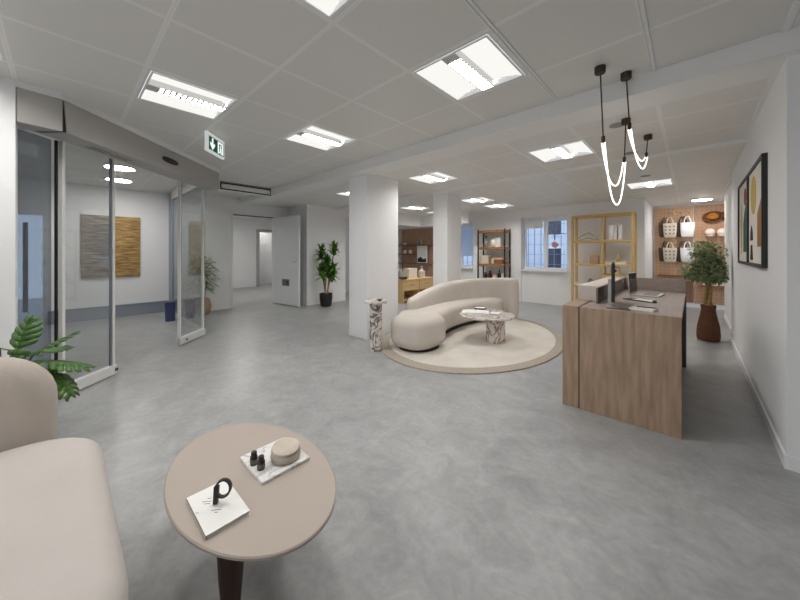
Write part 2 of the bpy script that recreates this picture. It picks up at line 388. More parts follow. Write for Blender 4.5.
# ------------------------------------------------------------------ windows in the back wall
wframe_m = M('white window frame', rgb(238, 240, 243), 0.4)
def window(n, x0, x1):
    z0, z1 = 0.83, 2.07
    w = thing('window_%d' % n, 'x', 'window', ((x0 + x1) / 2, 8.16, z0)); hw = (x1 - x0) / 2; h = z1 - z0
    del w['label']; del w['category']; w['kind'] = 'structure'
    f = MB(); t = 0.05
    f.box(-hw, hw, 0, 0.06, -0.0, t); f.box(-hw, hw, 0, 0.06, h - t, h + 0.06)
    f.box(-hw, -hw + t, 0, 0.06, t, h - t); f.box(hw - t, hw, 0, 0.06, t, h - t); f.box(-0.045, 0.045, -0.01, 0.06, t, h - t)
    f.build('window_frame', wframe_m, w, bevel=0.004)
    bx(-hw + t, -0.045, 0.025, 0.03, t, h - t).build('pane', win_m, w); bx(0.045, hw - t, 0.025, 0.03, t, h - t).build('pane', win_m, w)
    bx(-hw - 0.0, hw, -0.25, 0.0, -0.045, -0.0).build('window_sill', wframe_m, w, bevel=0.006)
    g = MB()
    for k in range(7): g.box(-hw + 0.06 + k * (2 * hw - 0.12) / 6 - 0.006, -hw + 0.06 + k * (2 * hw - 0.12) / 6 + 0.006, 0.12, 0.132, 0, h)
    for k in range(5): g.box(-hw, hw, 0.118, 0.134, 0.12 + k * 0.25, 0.132 + k * 0.25)
    g.build('security_grille', M('grille blue grey', rgb(150, 170, 205), 0.5), w)
    struct('wall_apron_%d' % n, bx(x0, x1, 8.0, 8.25, 0, 0.79), wall_m)
    struct('wall_lintel_%d' % n, bx(x0, x1, 8.12, 8.25, 2.125, 2.14), wall_m)
    return w
w2 = window(2, *W2); w1 = window(1, *W1)
bl = thing('roller_blind', 'white roller blind drawn down a little over the left pane of the wide window', 'blind', (-2.93, 8.12, 1.86))
bx(-0.22, 0.22, 0, 0.004, 0, 0.15).build('fabric', paper_m, bl); t_ = MB(); t_.tube([(-0.22, 0.0, 0.165), (0.22, 0.0, 0.165)], 0.018, 12); t_.build('roller_tube', wframe_m, bl, smooth=True)
tm = M('translucent blind', rgb(222, 234, 248), 0.8); nt_m = tm.node_tree; tl = nt_m.nodes.new('ShaderNodeBsdfTranslucent'); tl.inputs[0].default_value = rgb(222, 234, 248)
mxs = nt_m.nodes.new('ShaderNodeMixShader'); mxs.inputs[0].default_value = 0.75; nt_m.links.new(nt_m.nodes['Principled BSDF'].outputs[0], mxs.inputs[1]); nt_m.links.new(tl.outputs[0], mxs.inputs[2]); nt_m.links.new(mxs.outputs[0], nt_m.nodes['Material Output'].inputs[0])
b2 = thing('roller_blind', 'pale blue blind drawn most of the way down the window beside the rear column', 'blind', (-4.83, 8.12, 1.15))
m = MB(); m.face([(-0.24, 0, 0), (0.24, 0, 0), (0.24, 0, 0.86), (-0.24, 0, 0.86)]); m.build('fabric', tm, b2); t_ = MB(); t_.tube([(-0.24, 0.0, 0.875), (0.24, 0.0, 0.875)], 0.018, 12); t_.build('roller_tube', wframe_m, b2, smooth=True)
fac = thing('facade', 'apartment facade coloured with the blue daylight cast, across the street seen through the windows', 'building', (-8, 15, -0.05))
fw = MB(); fw.box(-14, 12, 0, 0.5, 0, 9); fw.build('wall', M('render with blue daylight tint', rgb(186, 200, 224), 0.9), fac)  # blue cast of the daylight is mixed into the facade colour
for i in range(12):
    for k in range(3):
        x = -11 + i * 1.75; z = 0.3 + k * 1.75
        wf = bx(x, x + 0.85, -0.05, 0.0, z, z + 1.25).build('window', M('window trim', rgb(206, 220, 240), 0.6), fac) if (i, k) == (0, 0) else None
        if wf: W0 = wf; P0 = bx(x + 0.06, x + 0.79, -0.065, -0.05, z + 0.06, z + 1.19).build('pane', M('dark pane', rgb(34, 48, 74), 0.2), wf)
        else:
            c = W0.copy(); COL.objects.link(c); c.parent = fac; c.location = (i * 1.75, 0, k * 1.75)
            q = P0.copy(); COL.objects.link(q); q.parent = c
sg = thing('shop_sign', 'small red and pink hanging sign outside the right pane of the wide window', 'sign', (-3.17, 10.6, 1.5))
m = MB(); m.lathe([(0.001, -0.02), (0.11, -0.02), (0.11, 0.02), (0.001, 0.02)], 5); m.xf(Matrix.Rotation(PI / 2, 4, 'X')); m.build('board', M('coral', rgb(228, 132, 120), 0.6), sg)
m = MB(); m.tube([(0, 0, 0.15), (0, 0, 0.4), (0.0, 4.39, 0.4)], 0.012, 8); m.build('bracket', dgrey_m, sg)

# ------------------------------------------------------------------ angled glass entrance
ER = Matrix.Translation((-4, 0, 0)) @ Matrix.Rotation(math.radians(135), 4, 'Z')      # local x along the entrance, local -y towards the room
def ebox(u0, u1, v0, v1, z0, z1): return (u0, u1, -v1, -v0, z0, z1)
ent_rot = math.radians(135)
struct('wall_entrance', bx(-3.76, -3.60, -2.5, -0.232, 0, 2.6), wall_m)
struct('trim_11', MB().prism([(-3.60, -0.30), (-3.628, 0.0), (-5.245, 1.635), (-5.42, 1.46), (-3.86, -0.10), (-3.86, -0.30)], 2.452, 2.56), wall_m)
hd = thing('door_header', 'long grey angled automatic door header box above the glass entrance', 'door header', (-4, 0, 2.2), ent_rot)
HL = (Matrix.Translation((-4, 0, 2.2)) @ Matrix.Rotation(ent_rot, 4, 'Z')).inverted()
m = MB(); ca = [(-3.648, 0.012), (-5.26, 1.624), (-5.42, 1.462), (-3.815, -0.145)]; cb_ = [(-3.668, 0.03), (-5.26, 1.624), (-5.42, 1.462), (-3.835, -0.13)]
m.loft([[(x, y, 2.2) for x, y in cb_], [(x, y, 2.45) for x, y in ca]]); m.xf(HL); m.build('cover', grey_m, hd, bevel=0.004)
m = MB().prism([(-3.61, -0.228), (-3.642, 0.002), (-3.80, -0.155), (-3.80, -0.228)], 2.20, 2.45); m.xf(HL); m.build('end_cap', grey_m, hd, bevel=0.003)
m = MB().prism([(-3.652, 0.0), (-3.672, 0.02), (-3.83, -0.14), (-3.81, -0.16)], 2.205, 2.449); m.xf(HL); m.build('joint', black_m, hd)
m = MB(); pr = []
for k in range(24):
    a = 2 * PI * k / 24; pr.append((0.135 * (abs(math.cos(a)) ** 0.6) * (1 if math.cos(a) > 0 else -1), 0.032 * math.sin(a)))
m.loft([[(0.97 + x, -0.25, 0.125 + z) for x, z in pr], [(0.97 + x, -0.262, 0.125 + z) for x, z in pr], [(0.97 + 0.9 * x, -0.272, 0.125 + 0.8 * z) for x, z in pr]])
m.build('sensor', black_m, hd, smooth=True)
m = MB()
for u in (0.1, 0.34): m.box(*ebox(u, u + 0.2, 0.10, 0.115, -0.002, 0.002)); m.box(*ebox(u, u + 0.2, 0.15, 0.16, -0.002, 0.002))
m.build('track_slots', dgrey_m, hd)
fx = thing('fixed_glass_panel', 'dark tinted fixed glass panel between the white wall and the black post', 'glass panel', (-4, 0, 0), ent_rot)
m = MB().box(*ebox(-0.36, -0.07, -0.03, -0.02, 0.06, 2.197)); m.build('pane', tint_m, fx)
m = MB().box(*ebox(-0.36, -0.07, -0.045, -0.005, 0.0, 0.06)); m.build('bottom_rail', alu_m, fx)
m = MB().box(*ebox(-0.062, -0.048, -0.004, 0.012, 0.0, 2.197)); m.build('post', black_m, fx)
rail_m = M('satin rail', rgb(224, 224, 222), 0.4)
def slider(u0, u1, label, leading):
    t = thing('sliding_glass_door', label, 'glass door', (-4, 0, 0), ent_rot)
    m = MB().box(*ebox(u0 + 0.03, u1 - 0.03, 0.024, 0.032, 0.09, 2.195)); m.build('pane', glass_m, t)
    m = MB().box(*ebox(u0, u0 + 0.026, 0.01, 0.045, 0.02, 2.197)); m.build('stile', rail_m, t, bevel=0.003)
    m = MB().box(*ebox(u1 - 0.022, u1, 0.01, 0.045, 0.02, 2.197)); m.build('stile', rail_m, t, bevel=0.003)
    m = MB().box(*ebox(u0 - 0.0, u1 + 0.008, 0.0, 0.055, 0.01, 0.105)); b = m.build('bottom_rail', rail_m, t, bevel=0.004)
    lu = u1 - 0.02 if leading > 0 else u0 + 0.1
    m = MB(); m.box(*ebox(lu, lu + 0.03, 0.06, 0.066, 0.045, 0.07)); m.build('lock', dgrey_m, b)
    m = MB().box(*ebox(u1 - 0.044 if leading > 0 else u0 + 0.028, u1 - 0.026 if leading > 0 else u0 + 0.044, 0.020, 0.036, 0.1, 2.19)); m.build('seal', M('grey brush seal', rgb(118, 122, 130), 0.6), t)
    return t
slider(-0.044, 0.475, 'clear sliding glass door panel on the left of the entrance opening, aluminium framed', 1)
slider(1.468, 2.02, 'clear sliding glass door panel on the right of the entrance opening, beside the plant', -1)
sd = thing('glass_screen', 'glass side screen running from the right door panel back to the wall', 'glass screen', (-5.50, 1.50, 0))
bx(-2.04, 0, -0.005, 0.005, 0.06, 2.3).build('pane', glass_m, sd)
bx(-2.04, 0, -0.02, 0.02, 0.0, 0.06).build('bottom_rail', alu_m, sd)
bx(-2.04, -0.0, -0.03, 0.03, 2.3, 2.5).build('fascia', grey_m, sd)
bx(-2.07, -2.04, -0.02, 0.03, 0, 2.5).build('mullion', steelblue_m, sd)
# street door at the left of the lobby, seen through the tinted panel
dr = thing('door_1', 'x', 'door', (-8.2, -0.56, 0)); del dr['label']; del dr['category']; dr['kind'] = 'structure'
bx(-0.06, -0.05, -0.36, 0.36, 0.05, 1.9).build('pane', glassmat('street glass', (0.60, 0.64, 0.70, 1), 1.0), dr)
m = MB(); m.box(-0.1, 0.0, 0.33, 0.39, 0, 1.95); m.box(-0.1, 0.0, -0.39, -0.33, 0, 1.95); m.box(-0.1, 0.0, -0.33, 0.33, 1.89, 1.95); m.build('door_frame', white_m, dr)
m = MB(); m.tube([(0.05, 0.14, 0.25), (0.05, 0.14, 1.75)], 0.03, 10); m.build('pull_handle', M('blue black bar', rgb(58, 66, 80), 0.5), dr, smooth=True)
struct('wall_lobby_end', bx(-8.2, -2.0, -2.6, -2.5, 0, 2.6), wall_m)

# ------------------------------------------------------------------ lamps and ceiling fittings
def make_light():
    t = thing('ceiling_light', 'x', 'ceiling light', (0, 0, 0), 0, 'square recessed ceiling lights')
    q = Q - 0.002; s = 0.052
    m = MB(); m.box(-q, -q + 0.014, -q, q, -0.004, 0.01); m.box(q - 0.014, q, -q, q, -0.004, 0.01); m.box(-q + 0.014, q - 0.014, -q, -q + 0.014, -0.004, 0.01); m.box(-q + 0.014, q - 0.014, q - 0.014, q, -0.004, 0.01)
    m.build('frame', white_m, t)
    for sg_ in (-1, 1):
        m = MB(); n = 6
        pro = [(sg_ * (q - 0.014 - (q - 0.014 - s) * k / n), 0.0 + 0.045 * math.sin(PI / 2 * k / n)) for k in range(n + 1)]
        m.loft([[(x, -q + 0.014, z) for x, z in pro], [(x, q - 0.014, z) for x, z in pro]], closed=False, caps=False)
        m.build('reflector_tray', panel_m, t, smooth=True)
    m = MB(); m.box(-s, -s + 0.006, -q + 0.014, q - 0.014, -0.002, 0.045); m.box(s - 0.006, s, -q + 0.014, q - 0.014, -0.002, 0.045)
    for k in range(13): y = -q + 0.09 + k * (2 * q - 0.12) / 12; m.box(-s + 0.006, s - 0.006, y - 0.009, y + 0.009, 0.004, 0.010)
    lv = m.build('louver', louver_m, t)
    m = MB(); m.face([(-s + 0.008, -q + 0.088, 0.012), (s - 0.008, -q + 0.088, 0.012), (s - 0.008, q - 0.016, 0.012), (-s + 0.008, q - 0.016, 0.012)]); m.build('lamp_strip', strip_m, lv)
    m = MB(); m.box(-s + 0.006, s - 0.006, -q + 0.014, -q + 0.085, 0.0, 0.03); m.build('ballast_cover', M('ballast grey', rgb(206, 206, 206), 0.4, 0.2), t)
    m = MB(); m.box(-q, q, -q, q, 0.06, 0.07); m.box(-q, -q + 0.006, -q, q, 0.01, 0.06); m.box(q - 0.006, q, -q, q, 0.01, 0.06); m.box(-q + 0.006, q - 0.006, -q, -q + 0.006, 0.01, 0.06); m.box(-q + 0.006, q - 0.006, q - 0.006, q, 0.01, 0.06); m.build('housing', white_m, t)
    return t
LL = [
 ((*LIGHTS1[0], Z1), 'large square ceiling light with a bright louver, upper centre right above the floor'),
 ((*LIGHTS1[1], Z1), 'square ceiling light nearest the angled glass entrance, above the exit sign'),
 ((*LIGHTS1[2], Z1), 'square ceiling light between the exit sign and the front white column'),
 ((*LIGHTS1[3], Z1), 'square ceiling light cut off by the top edge of the photo'),
 ((*LIGHTS1[4], Z1), 'square ceiling light above and behind the camera on the left'),
 ((*LIGHTS1[5], Z1), 'square ceiling light over the lounge sofa beyond the left edge'),
 ((*LIGHTS2[0], Z2), 'square ceiling light just left of the hanging loop lamps, behind the beam'),
 ((*LIGHTS2[1], Z2), 'square ceiling light between the two white columns, just above the rear one'),
 ((*LIGHTS2[2], Z2), 'square ceiling light peeking out left of the front white column'),
 ((*LIGHTS3[0], Z3), 'square ceiling light to the right of the loop lamps, near the pegboard'),
 ((*LIGHTS3[1], Z3), 'nearer square ceiling light just right of the rear column, over the black rack'),
 ((*LIGHTS3[2], Z3), 'farthest square ceiling light over the black rack and window'),
 ((*LIGHTS3[3], Z3), 'square ceiling light between the columns above the wood panelled alcove'),
 ((*LIGHTS3[4], Z3), 'small far square ceiling light half hidden by the rear column edge')]
L0 = make_light()
for i, (p, lab) in enumerate(LL):
    if i == 0: L0.location = p; L0['label'] = lab
    else: copy_thing(L0, p, lab)
def round_light(loc, r, label):
    t = thing('round_ceiling_light', label, 'ceiling light', loc, 0, 'round flush ceiling lights')
    MB().lathe([(r * 1.12, 0.0), (r * 1.12, -0.012), (r, -0.02), (r * 0.98, -0.005), (0.01, -0.005)], 32).build('ring', white_m, t, smooth=True)
    MB().lathe([(0.005, -0.03), (r * 0.6, -0.028), (r * 0.9, -0.018), (r * 0.96, -0.006), (0.005, -0.006)], 32).build('diffuser', round_m, t, smooth=True)
    return t
round_light((-6.14, 0.575, Z1), 0.17, 'nearer round lobby ceiling light seen through the glass entrance')
round_light((-7.19, 0.66, Z1), 0.17, 'farther round lobby ceiling light seen through the glass entrance')
round_light((0.15, 8.95, Z3), 0.16, 'round flush ceiling light in front of the pegboard wall')
round_light((-9.6, 3.6, 2.48), 0.25, 'unseen round light added to brighten the corridor behind the open door')  # added lamp, out of view, lights the corridor
round_light((-12.4, 5.5, 2.48), 0.12, 'unseen round light added to lighten the far room beyond the corridor')  # extra lamp put in to lighten the corridor's far doorway
round_light((-7.3, 5.2, Z3), 0.07, 'small unseen round light added in the side room beyond the white wall')  # invented lamp, kept small so the side room stays dim
def ring_vent(loc, label):
    t = thing('ceiling_vent', label, 'ceiling vent', loc, 0, 'round grey ceiling vents')
    MB().lathe([(0.042, 0), (0.06, 0), (0.06, -0.006), (0.042, -0.01)], 28).build('outer_ring', M('vent ring', rgb(150, 148, 144), 0.5), t, smooth=True)
    MB().lathe([(0.001, 0.0), (0.03, 0.0), (0.026, -0.008), (0.001, -0.01)], 28).build('core', M('vent core', rgb(170, 168, 164), 0.5), t, smooth=True)
ring_vent((-0.49, 3.38, Z2), 'round ceiling vent right beside the cord of the left loop lamp')
ring_vent((-0.51, 4.43, Z2), 'round ceiling vent below the right loop lamp, middle of three')
ring_vent((-0.49, 5.69, Z3), 'round ceiling vent nearest the far light by the pegboard')
# exit sign
ex = thing('exit_sign', 'green and white emergency exit sign with a down arrow hanging from the ceiling', 'sign', (-3.73, 1.11, 2.285), ent_rot)
bx(-0.165, 0.165, -0.016, 0.016, 0, 0.2).build('housing', emit('backlit sign body', (0.86, 0.92, 0.9, 1), 0.22), ex, bevel=0.004)
bx(-0.142, 0.142, -0.019, -0.015, 0.022, 0.160).build('green_panel', green_m, ex)
sw = emit('lit sign white', (0.86, 0.97, 0.92, 1), 0.40)
m = MB(); y = -0.022
def flat(m, pts, y0, y1): m.loft([[(x, y0, z) for x, z in pts], [(x, y1, z) for x, z in pts]])
# the sign is read from the room, so its local x runs right-to-left for the reader
flat(m, [(-0.092, 0.15), (-0.070, 0.15), (-0.070, 0.085), (-0.040, 0.105), (-0.040, 0.075), (-0.081, 0.03), (-0.122, 0.075), (-0.122, 0.105), (-0.092, 0.085)], -0.022, -0.019)
m.build('arrow', sw, ex)
m = MB(); flat(m, [(0.02, 0.03), (0.04, 0.03), (0.04, 0.135), (0.105, 0.135), (0.105, 0.03), (0.125, 0.03), (0.125, 0.152), (0.02, 0.152)], -0.022, -0.019)
flat(m, [(0.06, 0.112), (0.075, 0.125), (0.09, 0.112), (0.075, 0.1)], -0.022, -0.019)
flat(m, [(0.055, 0.092), (0.09, 0.096), (0.086, 0.065), (0.098, 0.035), (0.084, 0.03), (0.072, 0.058), (0.056, 0.034), (0.046, 0.04), (0.066, 0.07)], -0.022, -0.019)
m.build('door_pictogram', sw, ex)
bx(-0.12, 0.12, -0.012, 0.012, 0.2, 0.216).build('ceiling_mount', white_m, ex)
# linear air unit over the doorway
au = thing('air_unit', 'slim pale linear ceiling air unit with a black outlined face above the doorway', 'air vent', (-6.05, 2.335, 2.36))
bx(-0.22, 0, -0.455, 0.455, 0, 0.14).build('body', beam_m, au)
m = MB(); m.box(0, 0.012, -0.455, 0.455, 0.0, 0.02); m.box(0, 0.012, -0.455, 0.455, 0.102, 0.122); m.box(0, 0.012, -0.455, -0.437, 0.014, 0.108); m.box(0, 0.012, 0.437, 0.455, 0.014, 0.108); m.box(0, 0.01, -0.455, 0.455, 0.132, 0.14)
m.build('frame', black_m, au)
bx(0, 0.006, -0.437, 0.437, 0.014, 0.108).build('face_panel', beam_m, au)
# hanging loop lamps
def loop_lamp(a, b, za, zb, ztop, z1, z2, label, s0, s1):
    a = Vector(a); b = Vector(b)
    t = thing('loop_pendant_lamp', label, 'pendant lamp', (0, 0, 0), 0, 'hanging loop lamps over the desk')
    A = a.lerp(b, s0); B = a.lerp(b, s1)
    pa = Vector((a.x, a.y, za)); pb = Vector((b.x, b.y, zb))
    ea = Vector((A.x, A.y, ztop)); eb = Vector((B.x, B.y, ztop - 0.005))
    t.location = (a.x, a.y, za); o = t.location
    for p, zc in ((pa, za), (pb, zb)):
        MB().lathe([(0.001, 0), (0.033, 0), (0.033, -0.04), (0.03, -0.045), (0.001, -0.045)], 24, c=p - o).build('canopy', brass_m, t, smooth=True)
    for p, e in ((pa, ea), (pb, eb)):
        MB().tube([p - o, e - o], 0.0045, 8).build('cord', brass_m, t, smooth=True)
        MB().tube([e - o + Vector((0, 0, 0.02)), e - o - Vector((0, 0, 0.025))], 0.012, 10).build('ferrule', brass_m, t, smooth=True)
    for zz, off in ((z1, 0.008), (z2, -0.008)):
        pts = []
        for k in range(33):
            u = k / 32; p = ea.lerp(eb, u); dz = (ztop - zz) * (1 - abs(2 * u - 1) ** 2.4)
            pts.append(Vector((p.x + off, p.y, p.z - 0.02 - dz)) - o)
        MB().tube(pts, 0.0048, 10).build('glow_tube', tube_m, t, smooth=True)
loop_lamp((-0.456, 2.48), (-0.413, 3.28), Z1, Z2, 2.03, 1.635, 1.785, 'larger hanging loop lamp on the left, its glowing tubes reaching lower', 0.10, 0.92)
loop_lamp((-0.338, 2.687), (-0.313, 3.87), Z1, Z2, 2.17, 1.985, 2.065, 'smaller hanging loop lamp on the right, its glowing tubes ending higher', 0.12, 0.90)

# ------------------------------------------------------------------ foreground sofa and oval table
def rounded(cx, cy, hx, hy, n=48, e=2.0):
    pts = []
    for k in range(n):
        a = 2 * PI * k / n; c, s = math.cos(a), math.sin(a)
        pts.append((cx + hx * math.copysign(abs(c) ** (2 / e), c), cy + hy * math.copysign(abs(s) ** (2 / e), s)))
    return pts
def rrect(cx, cy, hx, hy, r, n=8):
    pts = []
    for sx, sy, a0 in ((1, 1, 0), (-1, 1, PI / 2), (-1, -1, PI), (1, -1, 1.5 * PI)):
        for k in range(n + 1):
            a = a0 + PI / 2 * k / n
            pts.append((cx + sx * (hx - r) + r * math.cos(a), cy + sy * (hy - r) + r * math.sin(a)))
    return pts
def pillow(poly, z0, z1, r, n=6):
    """closed plan outline with softly rounded top and bottom edges"""
    cx = sum(p[0] for p in poly) / len(poly); cy = sum(p[1] for p in poly) / len(poly)
    hx = max(p[0] for p in poly) - cx; hy = max(p[1] for p in poly) - cy
    rings = []
    def ring(ins, z): return [(cx + (x - cx) * (1 - ins / hx), cy + (y - cy) * (1 - ins / hy), z) for x, y in poly]
    for k in range(n + 1):
        a = PI / 2 * k / n; rings.append(ring(r * (1 - math.sin(a)), z0 + r * (1 - math.cos(a))))
    for k in range(n + 1):
        a = PI / 2 * k / n; rings.append(ring(r * (1 - math.cos(a)), z1 - r * (1 - math.sin(a))))
    rings.append(ring(r + min(hx, hy) * 0.35, z1 + 0.006)); rings.append(ring(min(hx, hy) * 0.9, z1 + 0.01))
    return MB().loft(rings)
lo = thing('lounge_sofa', 'cream lounge sofa with a tall rounded back in the left foreground', 'sofa', (-1.55, -0.55, 0))
seat_poly = rrect(0.03, 0.0, 0.62, 0.672, 0.22)
pillow(seat_poly, 0.08, 0.42, 0.07).build('seat', beige_m, lo, smooth=True)
bk = MB(); prof = []
rings = []
for k in range(9):
    a = PI * k / 8 - PI / 2; x = -0.585 - 0.13 + 0.115 * math.sin(a) * (1 if True else 0); ins = 0.115 * (1 - math.cos(a))
    out = rrect(-0.07, 0.428, 0.605 - ins, 0.352 - ins, max(0.22 - ins, 0.05))
    rings.append([(x, y, z) for y, z in out])
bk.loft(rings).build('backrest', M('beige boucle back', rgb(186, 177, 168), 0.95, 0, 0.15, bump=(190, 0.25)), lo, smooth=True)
m = MB()
for sx in (-0.5, 0.5):
    for sy in (-0.5, 0.45): m.lathe([(0.03, 0), (0.035, 0.1)], 14, c=(sx, sy, 0))
m.build('feet', darkwood_m, lo, smooth=True)
tb = thing('coffee_table', 'oval taupe coffee table with dark tapered legs in the foreground', 'table', (-1.276, 0.506, 0))
op = rounded(0, 0, 1, 1, 96)
MB().loft([[(x * a, y * b, z) for x, y in op] for a, b, z in ((0.402, 0.243, 0.362), (0.424, 0.261, 0.3645), (0.431, 0.268, 0.369), (0.431, 0.268, 0.376), (0.427, 0.264, 0.38), (0.05, 0.03, 0.38))]).build('tabletop', taupe_m, tb, smooth=True)
lp = [(0.018, 0.0), (0.024, 0.05), (0.036, 0.2), (0.041, 0.3), (0.041, 0.362)]
LEGP = [(0.185, -0.135), (-0.22, 0.10), (-0.05, 0.155)]
lm = MB().lathe(lp, 20)
l0 = lm.build('leg', darkwood_m, tb, smooth=True); l0.location = (LEGP[0][0], LEGP[0][1], 0)
for x, y in LEGP[1:]:
    c = l0.copy(); COL.objects.link(c); c.parent = tb; c.location = (x, y, 0)
# book with a letter sculpture
bo = thing('book', 'white hardback book lying under the black letter on the oval table', 'book', (-1.170, 0.356, 0.38))
bx(-0.107, 0.107, -0.064, 0.064, 0, 0.003).build('back_cover', paper_m, bo); bx(-0.107, 0.107, -0.064, 0.064, 0.0125, 0.015).build('front_cover', paper_m, bo)
bx(-0.104, 0.104, -0.061, 0.062, 0.003, 0.0125).build('pages', M('page edge', rgb(222, 217, 210), 0.9), bo)
bx(-0.107, 0.107, -0.064, -0.061, 0.003, 0.0125).build('spine', M('taupe spine', rgb(150, 138, 128), 0.7), bo)
m = MB(); BR = Matrix.Rotation(YAW + 0.15, 4, 'Z')
for (x, y, w_) in ((-0.038, 0.030, 0.012), (-0.04, 0.016, 0.03), (-0.035, 0.006, 0.02), (0.006, -0.026, 0.032), (0.010, -0.036, 0.010), (-0.05, -0.03, 0.008)):
    m.box(x - w_ / 2, x + w_ / 2, y - 0.0011, y + 0.0011, 0.015, 0.0153, BR)
m.build('printed_lines', M('grey print', rgb(96, 94, 92), 0.8), bo)
lt = thing('letter_ornament', 'black letter p ornament standing on the white book', 'ornament', (-1.176, 0.354, 0.3954), YAW + 0.12)
m = MB(); m.loft([[(-0.009, -0.006, 0), (0.005, -0.006, 0), (0.005, 0.006, 0), (-0.009, 0.006, 0)], [(-0.006, -0.006, 0.058), (0.009, -0.006, 0.058), (0.009, 0.006, 0.058), (-0.006, 0.006, 0.058)]]); rings = []
for k in range(41):
    a = math.radians(168 - 300 * k / 40); st = 0.0045 + 0.0025 * abs(math.cos(a))
    px_, pz_ = 0.022 + 0.027 * math.cos(a), 0.049 + 0.031 * math.sin(a); qx_, qz_ = 0.022 + (0.027 - st) * math.cos(a), 0.049 + (0.031 - st) * math.sin(a)
    sh = 0.06
    rings.append([(px_ + sh * (pz_ - 0.049), -0.006, pz_), (px_ + sh * (pz_ - 0.049), 0.006, pz_), (qx_ + sh * (qz_ - 0.049), 0.006, qz_), (qx_ + sh * (qz_ - 0.049), -0.006, qz_)])
m.loft(rings); m.build('letter', M('matt black', rgb(20, 19, 19), 0.5), lt)
tr = thing('tray', 'rectangular white marble tray on the oval table', 'tray', (-1.270, 0.602, 0.38))
m = MB(); pl = rrect(0, 0, 0.108, 0.100, 0.008, 3)
m.loft([[(x, y, 0) for x, y in pl], [(x, y, 0.010) for x, y in pl], [(x * 0.99, y * 0.99, 0.012) for x, y in pl]]); m.build('slab', tray_m, tr)
def small_bottle(loc, label):
    t = thing('small_bottle', label, 'bottle', loc, 0, 'little bottles on the marble tray')
    MB().lathe([(0.012, 0), (0.0125, 0.002), (0.0125, 0.026), (0.009, 0.032), (0.008, 0.033), (0.001, 0.033)], 24).build('body', amber_m, t, smooth=True)
    MB().lathe([(0.001, 0.031), (0.0095, 0.031), (0.0095, 0.041), (0.008, 0.0425), (0.001, 0.0425)], 24, ribs=0.03, ribn=20).build('cap', black_m, t, smooth=True)
    MB().lathe([(0.0127, 0.006), (0.0127, 0.02)], 24).build('label_band', M('grey label', rgb(96, 94, 94), 0.8), t, smooth=True)
    return t
small_bottle((-1.288, 0.524, 0.392), 'small dark bottle at the left corner of the marble tray').scale = (1.15, 1.15, 1.2)
small_bottle((-1.240, 0.532, 0.392), 'small dark bottle right in front of the other one on the marble tray').scale = (1.15, 1.15, 1.2)
sj = thing('stone_pot', 'round beige stone pot with a tilted lid on the marble tray', 'pot', (-1.236, 0.632, 0.392))
sj.scale = (1.3, 1.3, 0.95)
MB().lathe([(0.036, 0), (0.043, 0.004), (0.046, 0.016), (0.044, 0.032), (0.041, 0.036), (0.001, 0.036)], 32).build('bowl', stone_m, sj, smooth=True)
m = MB().lathe([(0.001, 0.0), (0.041, 0.0), (0.044, 0.006), (0.042, 0.016), (0.036, 0.02), (0.001, 0.021)], 32)
m.xf(Matrix.Translation((0, 0, 0.034)) @ Matrix.Rotation(0.16, 4, 'Y')); m.build('lid', stone_m, sj, smooth=True)

# ------------------------------------------------------------------ rug, curved sofa, marble tables
rg = thing('rug', 'round ivory rug with a sand border under the curved sofa', 'rug', (-2.42, 4.22, 0), math.radians(9))
RX, RY, RR = 1.22, 1.66, 0.0
rp_ = rounded(0, 0, 1, 1, 96)
MB().loft([[(x * RX * s, y * RY * s, z) for x, y in rp_] for s, z in ((1.0, 0), (1.0, 0.012), (0.995, 0.016), (0.91, 0.016), (0.91, 0.0))], caps=False).build('border', rugedge_m, rg, smooth=True)
MB().loft([[(x * RX * s, y * RY * s, z) for x, y in rp_] for s, z in ((0.91, 0.0), (0.91, 0.018), (0.905, 0.02), (0.3, 0.02))]).build('pile', rug_m, rg, smooth=True)
def catmull(pts, n):
    out = []; P = [pts[0]] + list(pts) + [pts[-1]]
    segs = len(pts) - 1
    for k in range(n + 1):
        u = k / n * segs; i = min(int(u), segs - 1); t = u - i
        a, b, c, d = P[i], P[i + 1], P[i + 2], P[i + 3]
        out.append(tuple(0.5 * ((2 * b[j]) + (-a[j] + c[j]) * t + (2 * a[j] - 5 * b[j] + 4 * c[j] - d[j]) * t * t + (-a[j] + 3 * b[j] - 3 * c[j] + d[j]) * t ** 3) for j in range(len(b))))
    return out
